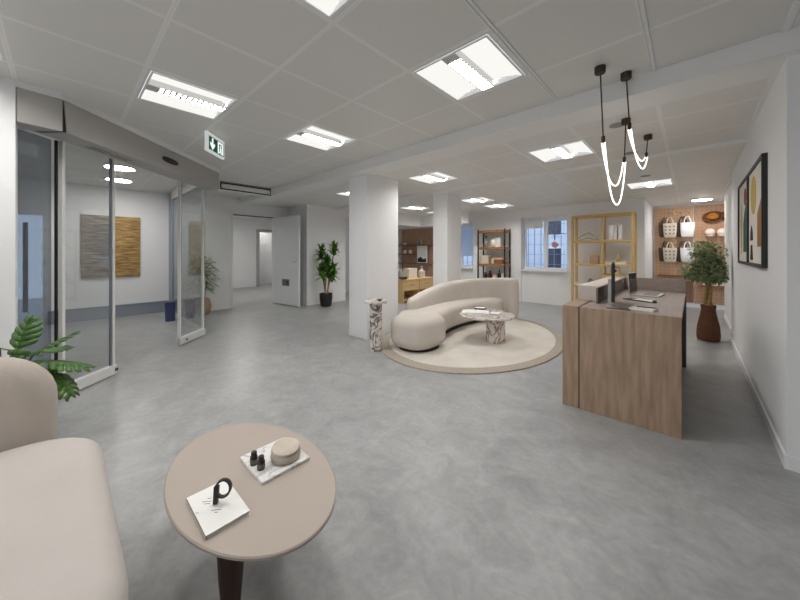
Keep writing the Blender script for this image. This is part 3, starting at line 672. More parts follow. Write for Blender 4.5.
def crescent(path, n, e, endr, seg=28, zb=0.0):
    """soft bar swept along path of (x, y, halfwidth, z0, z1); both ends rounded in plan"""
    P = catmull(path, n); rings = []
    L = [0]
    for a, b in zip(P, P[1:]): L.append(L[-1] + math.hypot(b[0] - a[0], b[1] - a[1]))
    ds = []
    for k in range(7): ds.append(endr * (1 - math.cos(PI / 2 * k / 6)))
    ss = ds + [endr + (L[-1] - 2 * endr) * k / n for k in range(1, n)] + [L[-1] - d for d in reversed(ds)]
    for s in ss:
        i = 0
        while i < len(L) - 2 and L[i + 1] < s: i += 1
        t = (s - L[i]) / max(L[i + 1] - L[i], 1e-6)
        q = [P[i][j] + (P[i + 1][j] - P[i][j]) * t for j in range(5)]
        a = P[max(i - 1, 0)]; b = P[min(i + 2, len(P) - 1)]
        tx, ty = b[0] - a[0], b[1] - a[1]; l = math.hypot(tx, ty); nx, ny = ty / l, -tx / l
        d = min(s, L[-1] - s); f = 1.0
        if d < endr: f = max(math.sqrt(max(1 - (1 - d / endr) ** 2, 0)), 0.12)
        fz = 0.72 + 0.28 * f if f < 1 else 1.0
        zc = (q[3] + q[4]) / 2; hz = (q[4] - q[3]) / 2; ring = []
        for k in range(seg):
            an = 2 * PI * k / seg; c, sn = math.cos(an), math.sin(an)
            u = q[2] * f * math.copysign(abs(c) ** (2 / e), c); w = hz * math.copysign(abs(sn) ** (2 / e), sn)
            ring.append((q[0] + nx * u, q[1] + ny * u, zc + w * (fz if w > 0 else 1)))
        rings.append(ring)
    return MB().loft(rings)
cs = thing('curved_sofa', 'long curved sand coloured sofa on the round rug', 'sofa', (0, 0, 0))
cs.location = (-2.8, 4.4, 0)
def rel(path): return [(x + 2.8, y - 4.4, w, a, b) for x, y, w, a, b in path]
chz = rounded(0.185, -1.235, 0.305, 0.345, 64, 2.8)
pillow(chz, 0.05, 0.432, 0.11, 8).build('chaise', sand_m, cs, smooth=True)
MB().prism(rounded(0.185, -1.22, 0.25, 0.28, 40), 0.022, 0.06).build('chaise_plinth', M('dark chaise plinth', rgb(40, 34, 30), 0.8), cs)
seat_path = [(-2.84, 3.14, 0.26, 0.06, 0.42), (-2.84, 3.35, 0.29, 0.06, 0.42), (-2.87, 3.65, 0.29, 0.06, 0.42), (-2.95, 4.05, 0.27, 0.06, 0.42), (-2.98, 4.6, 0.265, 0.06, 0.42), (-2.89, 5.15, 0.265, 0.06, 0.42), (-2.66, 5.62, 0.25, 0.06, 0.42)]
crescent(rel(seat_path), 40, 4.2, 0.26).build('seat', sand_m, cs, smooth=True)
back_path = [(-3.02, 3.45, 0.09, 0.05, 0.56), (-3.10, 3.95, 0.11, 0.05, 0.645), (-3.12, 4.45, 0.11, 0.05, 0.72), (-3.06, 5.0, 0.11, 0.05, 0.755), (-2.90, 5.45, 0.115, 0.05, 0.76), (-2.62, 5.78, 0.12, 0.05, 0.765), (-2.38, 5.74, 0.12, 0.05, 0.765)]
crescent(rel(back_path), 44, 4.5, 0.10).build('backrest', sand_m, cs, smooth=True)
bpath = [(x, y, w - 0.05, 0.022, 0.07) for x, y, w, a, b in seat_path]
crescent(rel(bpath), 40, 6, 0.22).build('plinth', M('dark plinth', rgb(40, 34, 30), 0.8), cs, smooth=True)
mt = thing('marble_coffee_table', 'low marble table with a round pedestal on the rug', 'table', (-1.99, 4.08, 0))
bl_ = []
for k in range(64):
    a = 2 * PI * k / 64; r = 1 + 0.07 * math.cos(2 * a + 0.6) + 0.03 * math.cos(3 * a)
    bl_.append((-0.14 + 0.36 * r * math.cos(a), 0.0 + 0.42 * r * math.sin(a)))
MB().loft([[(x * s - (1 - s) * 0.1, y * s, z) for x, y in bl_] for s, z in ((0.96, 0.352), (1.0, 0.36), (1.0, 0.378), (0.985, 0.384))]).build('tabletop', marbletop_m, mt, smooth=True)
MB().lathe([(0.125, 0.02), (0.128, 0.03), (0.128, 0.352)], 40).build('pedestal', marble_m, mt, smooth=True)
b_ = thing('magazine', 'open white magazine on the left of the marble table', 'magazine', (-2.30, 4.08, 0.3845), 0.5)
m = MB()
for sx in (-1, 1): m.loft([[(sx * x, -0.13, z), (sx * x, 0.13, z), (sx * x, 0.13, 0), (sx * x, -0.13, 0)] for x, z in ((0.0, 0.006), (0.02, 0.013), (0.1, 0.011), (0.19, 0.005))])
m.build('pages', paper_m, b_)
dsh = thing('dish', 'dark rimmed shallow dish at the back of the marble table', 'dish', (-2.36, 4.33, 0.3845))
MB().lathe([(0.05, 0), (0.085, 0.008), (0.10, 0.03), (0.096, 0.03), (0.08, 0.012), (0.001, 0.006)], 32).build('bowl', M('dark glaze', rgb(60, 50, 46), 0.3), dsh, smooth=True)
MB().lathe([(0.001, 0.012), (0.078, 0.012), (0.088, 0.024), (0.001, 0.032)], 32).build('filling', paper_m, dsh, smooth=True)
sc_ = thing('paper_stack', 'small open booklet on the right of the marble table', 'booklet', (-2.0, 4.18, 0.3845), 0.2)
m = MB(); m.box(-0.11, 0.11, -0.09, 0.09, 0, 0.006); m.build('cover', M('dove grey paper', rgb(176, 170, 166), 0.7), sc_)
m = MB(); m.box(-0.10, 0.02, -0.08, 0.08, 0.006, 0.009); m.build('page', paper_m, sc_)
sp_ = thing('side_table', 'slender marble pedestal side table in front of the front white column', 'table', (-2.945, 2.715, 0))
MB().lathe([(0.078, 0.0), (0.078, 0.60)], 32).build('pedestal', marble_m, sp_, smooth=True)
MB().lathe([(0.072, 0.596), (0.072, 0.606)], 32).build('collar', dgrey_m, sp_, smooth=True)
m = MB(); pts = rounded(0, 0, 0.155, 0.14, 48)
m.loft([[(x * s, y * s, z) for x, y in pts] for s, z in ((0.95, 0.606), (1, 0.612), (1, 0.634), (0.98, 0.638))]); m.build('tabletop', marbletop_m, sp_, smooth=True)
cu = thing('small_cup', 'small white cup with a dark print on the side table top', 'cup', (-2.85, 2.685, 0.638))
MB().lathe([(0.022, 0), (0.027, 0.01), (0.028, 0.042), (0.024, 0.042), (0.001, 0.02)], 24).build('body', ivory_m, cu, smooth=True)
m = MB(); m.lathe([(0.0285, 0.012), (0.0285, 0.03)], 24); m.build('dark_band', black_m, cu, smooth=True)

# ------------------------------------------------------------------ reception desk
dk = thing('reception_desk', 'grey brown oak reception desk with a raised cream ledge in the right half', 'desk', (-0.05, 2.80, 0))
TZ = 0.81
bx(-0.605, 0.0, 0.0, 0.03, 0, TZ).build('side_panel', oak_m, dk, bevel=0.002)
bx(-0.605, 0.005, 1.79, 1.82, 0, TZ - 0.03).build('end_panel', oakdark_m, dk)
bx(-0.73, -0.612, 0.0, 1.82, 0, TZ + 0.004).build('front_box', oak_m, dk, bevel=0.002)
bx(-0.612, -0.605, 0.012, 1.82, 0, TZ - 0.01).build('shadow_gap', black_m, dk)
bx(-0.605, 0.0, 0.03, 1.82, TZ - 0.03, TZ).build('worktop', top_m, dk, bevel=0.002)
bx(-0.715, -0.55, 0.42, 1.82, TZ + 0.004, 0.945).build('raised_ledge', cream_m, dk, bevel=0.003)
bx(-0.55, -0.535, 0.30, 1.80, TZ, 0.94).build('ledge_inner_face', M('painted shade on ledge', rgb(120, 112, 108), 0.9), dk)  # dark sheet painting the shadow on the ledge's inner face
bx(-0.55, 0.0, 1.80, 1.82, TZ, 0.95).build('end_screen', top_m, dk, bevel=0.002)
# monitor, laptop, papers on the worktop
mo = thing('monitor', 'thin black desktop monitor seen edge on at the near end of the desk', 'monitor', (-0.475, 3.12, TZ), math.radians(8.6))
bx(-0.016, 0.004, -0.25, 0.25, 0.05, 0.35).build('casing', M('dark casing', rgb(34, 32, 32), 0.4), mo, bevel=0.002)
bx(0.004, 0.007, -0.248, 0.248, 0.052, 0.348).build('screen', M('black screen', rgb(16, 16, 18), 0.15), mo)
m = MB(); m.box(-0.04, -0.016, -0.12, -0.05, 0.008, 0.22); m.build('neck', M('silver neck', rgb(186, 180, 174), 0.4, 0.3), mo, bevel=0.003)
bx(-0.05, 0.03, -0.2, 0.05, 0, 0.008).build('foot', M('silver foot', rgb(170, 165, 160), 0.4, 0.3), mo, bevel=0.003)
lp_ = thing('laptop', 'open silver laptop at the far end of the desk', 'laptop', (-0.33, 4.05, TZ), math.radians(-95))
bx(-0.16, 0.16, -0.115, 0.115, 0, 0.016).build('keyboard_base', M('laptop silver', rgb(206, 202, 198), 0.4, 0.2), lp_, bevel=0.004)
bx(-0.13, 0.13, -0.02, 0.09, 0.016, 0.0175).build('keys', M('key grey', rgb(120, 118, 116), 0.6), lp_)
R_ = Matrix.Translation((0, -0.115, 0.012)) @ Matrix.Rotation(math.radians(4), 4, 'X')
m = MB(); m.box(-0.16, 0.16, -0.008, 0.0, 0, 0.215, R_); m.build('lid', M('laptop lid', rgb(214, 210, 206), 0.4, 0.2), lp_, bevel=0.003)
m = MB(); m.box(-0.15, 0.15, 0.0, 0.003, 0.012, 0.205, R_); m.build('screen', M('screen black', rgb(24, 26, 26), 0.2), lp_)
nt_ = thing('notepad', 'white notepad at the near edge of the desk in front of the laptop', 'notepad', (-0.27, 2.98, TZ), math.radians(-10))
bx(-0.075, 0.075, -0.055, 0.055, 0, 0.014).build('pages', paper_m, nt_); bx(-0.075, 0.075, -0.055, 0.055, 0.014, 0.0155).build('cover', ivory_m, nt_)
pe = thing('pen', 'slim grey pen resting on the white notepad', 'pen', (-0.25, 3.0, TZ + 0.0155), math.radians(-6))
m = MB(); m.tube([(-0.06, 0, 0.005), (0.055, 0, 0.005)], 0.004, 8); m.build('barrel', dgrey_m, pe, smooth=True); m = MB(); m.tube([(0.055, 0, 0.005), (0.07, 0, 0.005)], [0.004, 0.001], 8); m.build('tip', alu_m, pe, smooth=True)
fo = thing('folder', 'dark folder with a white sheet in the middle of the desk', 'folder', (-0.36, 3.56, TZ), math.radians(-28))
bx(-0.10, 0.11, -0.055, 0.055, 0, 0.008).build('cover', M('dark folder', rgb(62, 54, 50), 0.6), fo)
bx(-0.02, 0.15, -0.045, 0.045, 0.008, 0.011).build('sheet', paper_m, fo)
pc = thing('paperweight', 'small black paperweight at the right tip of the dark folder', 'paperweight', (-0.235, 3.47, TZ))
MB().lathe([(0.014, 0), (0.016, 0.01), (0.012, 0.022), (0.001, 0.024)], 20).build('stone', black_m, pc, smooth=True)
bl2 = thing('blotter', 'dark mat lying just right of the monitor foot on the desk', 'mat', (-0.44, 2.93, TZ))
bx(-0.05, 0.10, -0.05, 0.03, 0, 0.003).build('leather', M('dark leather', rgb(86, 70, 64), 0.6), bl2)

# ------------------------------------------------------------------ shelving by the back wall
ys = thing('shelf_unit', 'tall honey oak open shelf unit against the back wall behind the desk', 'shelf', (-1.35, 7.42, 0))
Wd, Dp = 0.545, 0.36
def post(x, y, w=0.045): return bx(x - w / 2, x + w / 2, y - 0.02, y + 0.02, 0, 2.03)
for x, y in ((-Wd + 0.0225, 0.02), (Wd - 0.0225, 0.02), (-Wd + 0.0225, Dp - 0.02), (Wd - 0.0225, Dp - 0.02)): post(x, y).build('post', yellow_m, ys, bevel=0.003)
for y in (0.02, Dp - 0.02): bx(0.0, 0.03, y - 0.015, y + 0.015, 0, 2.0).build('post', yellow_m, ys, bevel=0.003)
m = MB(); m.box(-Wd + 0.045, Wd - 0.045, 0.0, 0.03, 1.985, 2.03); m.box(-Wd + 0.045, Wd - 0.045, Dp - 0.03, Dp, 1.985, 2.03); m.box(-Wd, -Wd + 0.045, 0.04, Dp - 0.04, 1.99, 2.03); m.box(Wd - 0.045, Wd, 0.04, Dp - 0.04, 1.99, 2.03)
m.build('top_rail', yellow_m, ys, bevel=0.003)
for z in (1.46, 0.97): bx(-Wd + 0.045, Wd - 0.045, 0.0, Dp, z, z + 0.045).build('shelf', yellow_m, ys, bevel=0.003)
bx(-Wd + 0.045, 0.0, 0.0, Dp, 0.52, 0.565).build('shelf', yellow_m, ys, bevel=0.003)
bx(-Wd + 0.045, Wd - 0.045, 0.0, Dp, 0.12, 0.165).build('shelf', yellow_m, ys, bevel=0.003)
def on(x, z, y=7.56): return (-1.35 + x, y, z)
dw = thing('driftwood', 'thin bent driftwood twig on the top left of the honey oak shelf', 'ornament', on(-0.27, 1.505))
m = MB(); m.tube([(-0.2, 0, 0.03), (-0.1, 0.02, 0.11), (0.02, 0, 0.16), (0.14, -0.02, 0.09), (0.2, 0, 0.02)], [0.008, 0.013, 0.014, 0.01, 0.006], 8)
m.tube([(-0.16, 0, 0.008), (0.0, 0.02, 0.05), (0.19, 0, 0.01)], [0.008, 0.012, 0.006], 8); m.tube([(0.02, 0, 0.16), (0.1, 0.03, 0.2)], [0.01, 0.003], 8)
m.build('twig', M('driftwood grey', rgb(186, 172, 152), 0.8), dw, smooth=True)
def book(name, label, loc, w, h, d, mat, group=None, rz=0.0, lean=0.0):
    t = thing(name, label, 'book', loc, rz, group)
    m = MB(); m.box(0, 0.004, -d / 2, d / 2, 0, h); m.box(w - 0.004, w, -d / 2, d / 2, 0, h); m.box(0.004, w - 0.004, -d / 2, -d / 2 + 0.004, 0, h); m.build('cover', mat, t)
    bx(0.004, w - 0.004, -d / 2 + 0.004, d / 2 - 0.005, 0.004, h - 0.004).build('pages', paper_m, t)
    return t
book('book', 'widest white book standing on the upper right of the honey oak shelf', on(0.13, 1.505), 0.07, 0.29, 0.2, paper_m, 'white books on the honey oak shelf')
book('book', 'middle white book of three standing on the honey oak shelf', on(0.205, 1.505), 0.06, 0.285, 0.2, ivory_m, 'white books on the honey oak shelf')
book('book', 'right hand white book of three on the honey oak shelf, pulled slightly apart', on(0.285, 1.505), 0.05, 0.29, 0.2, paper_m, 'white books on the honey oak shelf')
cp = thing('cup', 'little white cup on the left of the middle honey oak shelf', 'cup', on(-0.42, 1.015))
MB().lathe([(0.018, 0), (0.028, 0.01), (0.03, 0.065), (0.026, 0.065), (0.001, 0.02)], 20).build('body', ivory_m, cp, smooth=True)
vs = thing('vase', 'tan squared vase on the middle honey oak shelf left of the centre post', 'vase', on(-0.14, 1.015))
m = MB(); m.loft([[(x * s, y * s, z) for x, y in rrect(0, 0, 0.085, 0.06, 0.03, 4)] for s, z in ((0.9, 0), (1, 0.03), (1, 0.15), (0.8, 0.19), (0.5, 0.2), (0.5, 0.21))]); m.build('body', clay_m, vs, smooth=True)
bx_ = thing('flat_box', 'flat white box on the right of the middle honey oak shelf', 'box', on(0.22, 1.015))
bx(-0.16, 0.18, -0.1, 0.1, 0, 0.045).build('base', paper_m, bx_, bevel=0.003); bx(-0.163, 0.183, -0.103, 0.103, 0.03, 0.055).build('lid', ivory_m, bx_, bevel=0.003)
bt = thing('bottle_vase', 'slim ochre bottle standing on the flat white box', 'vase', on(0.27, 1.07))
MB().lathe([(0.03, 0), (0.042, 0.02), (0.04, 0.08), (0.018, 0.12), (0.015, 0.16), (0.018, 0.17), (0.001, 0.17)], 24).build('body', M('ochre glaze', rgb(196, 170, 118), 0.5), bt, smooth=True)
ty = thing('wooden_tray', 'pale tray on the lowest left honey oak shelf', 'tray', on(-0.27, 0.565))
m = MB(); m.box(-0.2, 0.2, -0.12, 0.12, 0, 0.01); m.box(-0.2, 0.2, -0.12, -0.11, 0.01, 0.05); m.box(-0.2, 0.2, 0.11, 0.12, 0.01, 0.05); m.box(-0.2, -0.19, -0.11, 0.11, 0.01, 0.05); m.box(0.19, 0.2, -0.11, 0.11, 0.01, 0.05); m.build('tray_body', ivory_m, ty)
jg = thing('jug', 'small grey jug in the pale tray on the lowest honey oak shelf', 'jug', on(-0.22, 0.576))
MB().lathe([(0.03, 0), (0.05, 0.02), (0.045, 0.07), (0.025, 0.1), (0.03, 0.125), (0.001, 0.11)], 24).build('body', M('grey glaze', rgb(120, 112, 104), 0.5), jg, smooth=True)
m = MB(); m.tube([(0.045, 0, 0.03), (0.075, 0, 0.06), (0.03, 0, 0.11)], 0.006, 8); m.build('handle', M('grey glaze handle', rgb(120, 112, 104), 0.5), jg, smooth=True)
pf = thing('picture_frame', 'small pale wood picture frame just right of the monitor on the honey oak shelf', 'picture frame', on(0.23, 0.80, 7.50))
m = MB(); m.box(-0.08, 0.08, 0, 0.02, 0, 0.02); m.box(-0.08, 0.08, 0, 0.02, 0.15, 0.17); m.box(-0.08, -0.06, 0, 0.02, 0.02, 0.15); m.box(0.06, 0.08, 0, 0.02, 0.02, 0.15); m.build('frame', yellow_m, pf)
bx(-0.06, 0.06, 0.008, 0.014, 0.02, 0.15).build('print', ivory_m, pf); m = MB().ball((0.0, 0.007, 0.08), (0.022, 0.003, 0.03), 14, 8); m.build('motif', M('brown ink', rgb(96, 66, 48), 0.8), pf)
bx(0.0, Wd - 0.045, 0.0, Dp, 0.755, 0.80).build('shelf', yellow_m, ys, bevel=0.003)

bs = thing('shelf_rack', 'black metal rack with brown wooden shelves left of the wide window', 'shelf', (-3.82, 7.56, 0))
w_ = 0.385; d_ = 0.33
for x, y in ((-w_ + 0.015, 0.015), (w_ - 0.015, 0.015), (-w_ + 0.015, d_ - 0.015), (w_ - 0.015, d_ - 0.015)): bx(x - 0.015, x + 0.015, y - 0.015, y + 0.015, 0, 1.86).build('post', black_m, bs)
for z in (1.77, 1.33, 0.895, 0.46, 0.06): bx(-w_ + 0.032, w_ - 0.0, 0.004, d_ - 0.004, z, z + 0.065).build('shelf', brownshelf_m, bs, bevel=0.003)
def rk(x, z, y=7.70): return (-3.82 + x, y, z)
def lathe_thing(name, label, cat, loc, parts, group=None, seg=24):
    t = thing(name, label, cat, loc, 0, group)
    for pn, prof, mat in parts: MB().lathe(prof, seg).build(pn, mat, t, smooth=True)
    return t
def box_thing(name, label, cat, loc, w, d, h, mat, lidmat=None, group=None):
    t = thing(name, label, cat, loc, 0, group)
    bx(-w / 2, w / 2, -d / 2, d / 2, 0, h * 0.78).build('body', mat, t, bevel=0.004)
    bx(-w / 2 - 0.003, w / 2 + 0.003, -d / 2 - 0.003, d / 2 + 0.003, h * 0.72, h).build('lid', lidmat or mat, t, bevel=0.004)
    return t
glassgrey = M('smoky grey glaze', rgb(150, 146, 140), 0.35)
lathe_thing('bottle', 'smoky bottle on the upper rack shelf, left end', 'bottle', rk(-0.2, 1.395), [('body', [(0.04, 0), (0.055, 0.02), (0.055, 0.12), (0.02, 0.17), (0.018, 0.27), (0.001, 0.27)], glassgrey), ('stopper', [(0.001, 0.265), (0.022, 0.265), (0.022, 0.3), (0.001, 0.3)], black_m)])
lathe_thing('vase', 'white rounded vase in the middle of the upper rack shelf', 'vase', rk(0.0, 1.395), [('body', [(0.05, 0), (0.075, 0.05), (0.07, 0.14), (0.04, 0.19), (0.045, 0.21), (0.001, 0.2)], ivory_m)])
box_thing('storage_box', 'tall cream box on the upper rack shelf', 'box', rk(0.13, 1.395, 7.74), 0.15, 0.12, 0.24, ivory_m)
box_thing('storage_box', 'pale beige box on the left of the middle rack shelf', 'box', rk(-0.2, 0.96), 0.2, 0.2, 0.22, M('pale beige board', rgb(212, 198, 176), 0.8))
lathe_thing('jar', 'small white jar beside the beige box on the middle rack shelf', 'jar', rk(0.0, 0.96), [('body', [(0.04, 0), (0.05, 0.01), (0.05, 0.11), (0.001, 0.11)], ivory_m), ('lid', [(0.045, 0.11), (0.045, 0.135), (0.001, 0.14)], paper_m)])
box_thing('storage_box', 'brown leather box on the right of the middle rack shelf', 'box', rk(0.18, 0.96), 0.24, 0.2, 0.15, M('tan leather', rgb(136, 84, 50), 0.6), M('leather lid', rgb(206, 170, 130), 0.7))
lathe_thing('jar', 'left one of two dark brown jars on the lower rack shelf', 'jar', rk(-0.21, 0.525), [('body', [(0.04, 0), (0.05, 0.02), (0.05, 0.13), (0.025, 0.17), (0.001, 0.17)], amber_m), ('lid', [(0.028, 0.165), (0.028, 0.21), (0.001, 0.21)], black_m)])
lathe_thing('jar', 'right one of two dark brown jars on the lower rack shelf', 'jar', rk(-0.09, 0.525), [('body', [(0.04, 0), (0.05, 0.02), (0.05, 0.16), (0.025, 0.2), (0.001, 0.2)], M('red brown glass', rgb(84, 44, 34), 0.25)), ('lid', [(0.028, 0.195), (0.028, 0.24), (0.001, 0.24)], black_m)])
lathe_thing('vase', 'white globe vase on the lower rack shelf', 'vase', rk(0.05, 0.525), [('body', [(0.03, 0), (0.065, 0.05), (0.06, 0.1), (0.025, 0.14), (0.03, 0.16), (0.001, 0.15)], ivory_m)])
lathe_thing('bottle', 'dark bottle between the white vase and white jars on the rack', 'bottle', rk(0.15, 0.525, 7.75), [('body', [(0.04, 0), (0.045, 0.02), (0.045, 0.16), (0.018, 0.2), (0.016, 0.29), (0.001, 0.29)], black_m)])
lathe_thing('jar', 'white jar at the right end of the lower rack shelf', 'jar', rk(0.27, 0.525), [('body', [(0.04, 0), (0.05, 0.01), (0.05, 0.16), (0.001, 0.16)], ivory_m), ('lid', [(0.045, 0.16), (0.045, 0.19), (0.001, 0.2)], paper_m)])
lathe_thing('bowl', 'wide cream bowl at the front left of the lower rack shelf', 'bowl', rk(-0.15, 0.525, 7.6), [('body', [(0.04, 0), (0.07, 0.02), (0.09, 0.06), (0.084, 0.06), (0.05, 0.02), (0.001, 0.012)], M('cream glaze', rgb(214, 190, 156), 0.5))])

# ------------------------------------------------------------------ wood panelled alcove with the pale oak cabinet
wp = thing('wall_panel', 'brown wood wall panel with thin shelves in the alcove behind the columns', 'wall panel', (-6.6, 7.94, 0))
bx(-0.66, 0.66, -0.03, 0.0, 0, 2.05).build('board', woodmat('walnut board', rgb(168, 134, 112), rgb(190, 156, 134), (12, 12, 0.8), 5), wp)
for x0, x1, z in ((-0.68, 0.66, 1.50), (-0.68, 0.05, 1.21), (-0.68, 0.66, 0.92)): bx(x0, x1, -0.2, -0.03, z - 0.025, z).build('shelf', woodmat('walnut shelf', rgb(120, 88, 70), rgb(140, 106, 86), (1, 9, 9), 5), wp)
for i, (x, z, r, h, mt_, lab) in enumerate(((-0.45, 1.5, 0.07, 0.09, ivory_m, 'low white bowl on the left of the top alcove shelf'), (0.1, 1.5, 0.05, 0.16, glassgrey, 'grey vase on the top alcove shelf'), (0.28, 1.5, 0.06, 0.20, M('sage glaze', rgb(156, 154, 124), 0.6), 'sage vase at the right of the top alcove shelf'), (-0.45, 1.21, 0.06, 0.13, ivory_m, 'left white pot on the short alcove shelf'), (-0.22, 1.21, 0.06, 0.13, ivory_m, 'right white pot on the short alcove shelf'))):
    lathe_thing('vase', lab, 'vase', (-6.6 + x, 7.83, z), [('body', [(r * 0.6, 0), (r, h * 0.25), (r * 0.9, h * 0.7), (r * 0.55, h * 0.92), (r * 0.62, h), (0.001, h * 0.95)], mt_)])
pp = thing('poster', 'white framed picture with a dark green landscape on the alcove shelf', 'picture', (-6.30, 7.80, 0.92))
bx(-0.2, 0.2, 0, 0.02, 0, 0.55).build('frame', paper_m, pp); bx(-0.18, 0.18, -0.003, 0, 0.02, 0.53).build('print', M('pale print', rgb(222, 224, 222), 0.7), pp)
m = MB(); flat(m, [(-0.17, 0.03), (0.17, 0.03), (0.17, 0.16), (0.06, 0.12), (-0.05, 0.2), (-0.17, 0.13)], -0.006, -0.003); m.build('landscape', M('dark green ink', rgb(34, 56, 46), 0.8), pp)
cb = thing('cabinet', 'low pale oak cabinet with drawers at the mouth of the panelled alcove', 'cabinet', (-5.16, 5.66, 0))
bx(-0.5, 0.0, 0.0, 0.03, 0, 0.555).build('side_panel', paleoak_m, cb); bx(-0.5, 0, 1.25, 1.28, 0, 0.555).build('side_panel', paleoak_m, cb)
bx(-0.5, 0.012, -0.005, 1.285, 0.555, 0.58).build('top', paleoak_m, cb, bevel=0.002); bx(-0.5, -0.48, 0.03, 1.25, 0.05, 0.555).build('back_panel', paleoak_m, cb)
bx(-0.48, -0.02, 0.03, 1.25, 0.05, 0.08).build('floor_panel', paleoak_m, cb); bx(-0.48, -0.01, 0.61, 0.64, 0.08, 0.555).build('divider', paleoak_m, cb)
for y0 in (0.036, 0.646):
    dr_ = bx(-0.3, 0.0, y0, y0 + 0.57, 0.30, 0.545).build('drawer', paleoak_m, cb, bevel=0.003)
    m = MB(); m.box(0.0, 0.016, y0 + 0.2, y0 + 0.37, 0.43, 0.445); m.build('handle', M('oak pull', rgb(168, 134, 88), 0.5), dr_)
cz = 0.58
lathe_thing('bowl', 'dark glass bowl on the front of the pale oak cabinet', 'bowl', (-5.28, 5.80, cz), [('body', [(0.05, 0), (0.10, 0.02), (0.115, 0.06), (0.108, 0.06), (0.09, 0.022), (0.001, 0.012)], M('smoked glass', rgb(82, 74, 68), 0.2))])
box_thing('storage_box', 'large cream gift box on the pale oak cabinet', 'box', (-5.42, 6.22, cz), 0.2, 0.32, 0.26, M('cream board', rgb(222, 212, 196), 0.8))
lathe_thing('bottle', 'clear grey bottle left of the cream gift box on the cabinet', 'bottle', (-5.45, 5.88, cz), [('body', [(0.06, 0), (0.07, 0.02), (0.07, 0.17), (0.025, 0.22), (0.022, 0.28), (0.001, 0.28)], glassgrey)])
lathe_thing('bottle', 'clear bottle right of the cream gift box on the cabinet', 'bottle', (-5.35, 6.60, cz), [('body', [(0.09, 0), (0.1, 0.02), (0.1, 0.17), (0.035, 0.22), (0.03, 0.27), (0.001, 0.27)], M('pale glass', rgb(196, 192, 184), 0.25)), ('stopper', [(0.035, 0.265), (0.04, 0.3), (0.001, 0.32)], glassgrey)])

# ------------------------------------------------------------------ pegboard wall with bags and hats
pb = thing('pegboard', 'pale pegboard panel hung with tote bags on the far right wall', 'pegboard', (-0.34, 9.76, 0))
bx(-0.33, 0.36, -0.02, 0.0, 0.62, 2.31).build('board', peg_m, pb)
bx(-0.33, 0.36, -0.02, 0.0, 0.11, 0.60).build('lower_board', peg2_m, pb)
bx(-0.25, 0.36, -0.22, -0.02, 0.70, 0.73).build('shelf', woodmat('pegboard shelf', rgb(128, 86, 62), rgb(146, 102, 76), (1, 9, 9), 5), pb)
pb2 = thing('pegboard', 'darker pegboard panel hung with hats right of the tote bags', 'pegboard', (0.60, 9.76, 0))
bx(-0.56, 0.9, -0.02, 0.0, 0.11, 2.31).build('board', pegmat('mid pegboard', rgb(192, 152, 120), rgb(142, 106, 80)), pb2)
bx(-0.5, 0.6, -0.2, -0.02, 0.50, 0.53).build('shelf', woodmat('lower shelf', rgb(128, 86, 62), rgb(146, 102, 76), (1, 9, 9), 5), pb2)
def hook(loc, label):
    t = thing('peg', label, 'peg', loc, 0, 'wooden pegs in the pegboard')
    m = MB(); m.tube([(0, 0, 0), (0, -0.09, 0.01)], 0.011, 10); m.build('dowel', yellow_m, t, smooth=True)
    m = MB(); m.ball((0, -0.095, 0.011), 0.017, 12, 8); m.build('knob', yellow_m, t, smooth=True)
for i, (x, lab) in enumerate(((-0.44, 'first wooden peg from the left near the pegboard top'), (-0.31, 'second wooden peg from the left near the pegboard top'), (-0.17, 'third wooden peg from the left near the pegboard top'), (-0.04, 'fourth wooden peg from the left near the pegboard top'))):
    hook((x, 9.74, 2.16), lab)
def tote(loc, label, mat, checks=False, group='tote bags on the pegboard', w=0.125, h=0.33):
    t = thing('tote_bag', label, 'bag', loc, 0, group)
    sec = lambda s, dpt: [(w * s * math.copysign(abs(math.cos(a)) ** 0.5, math.cos(a)), dpt * math.copysign(abs(math.sin(a)) ** 0.7, math.sin(a))) for a in [2 * PI * k / 24 for k in range(24)]]
    MB().loft([[(x, y, z) for x, y in sec(s, d)] for s, d, z in ((0.72, 0.03, 0), (0.86, 0.05, 0.03), (0.95, 0.048, h * 0.5), (1.0, 0.03, h), (0.98, 0.026, h), (0.9, 0.02, h - 0.05))]).build('body', mat, t, smooth=True)
    for yy in (-0.02, 0.02):
        m = MB(); m.tube([(-w * 0.45, yy, h - 0.06), (-w * 0.42, yy, h + 0.05), (-w * 0.2, yy * 0.5, h + 0.13), (w * 0.2, yy * 0.5, h + 0.13), (w * 0.42, yy, h + 0.05), (w * 0.45, yy, h - 0.06)], 0.011, 8); m.build('handle', mat, t, smooth=True)
    if checks:
        m = MB()
        for a in (-0.07, 0.0, 0.07):
            for b in (0.09, 0.17, 0.25): m.box(a - 0.016, a + 0.016, -0.054, -0.046, b - 0.016, b + 0.016)
        m.build('check_print', M('grey ink', rgb(128, 118, 108), 0.9), t)
    return t
for z, row in ((1.60, 'upper'), (1.03, 'lower')):
    tote((-0.375, 9.60, z), '%s natural tote bag with dark printed squares on the pegboard' % row, canvas_m, True)
    tote((-0.075, 9.60, z), '%s plain white tote bag on the pegboard' % row, whitecanvas_m)
    tote((-0.46, 9.68, z + 0.01), 'dark tote bag hanging behind the %s natural one on the pegboard' % row, darkcanvas_m)
    tote((-0.155, 9.68, z + 0.01), 'dark tote bag hanging behind the %s white one on the pegboard' % row, darkcanvas_m)
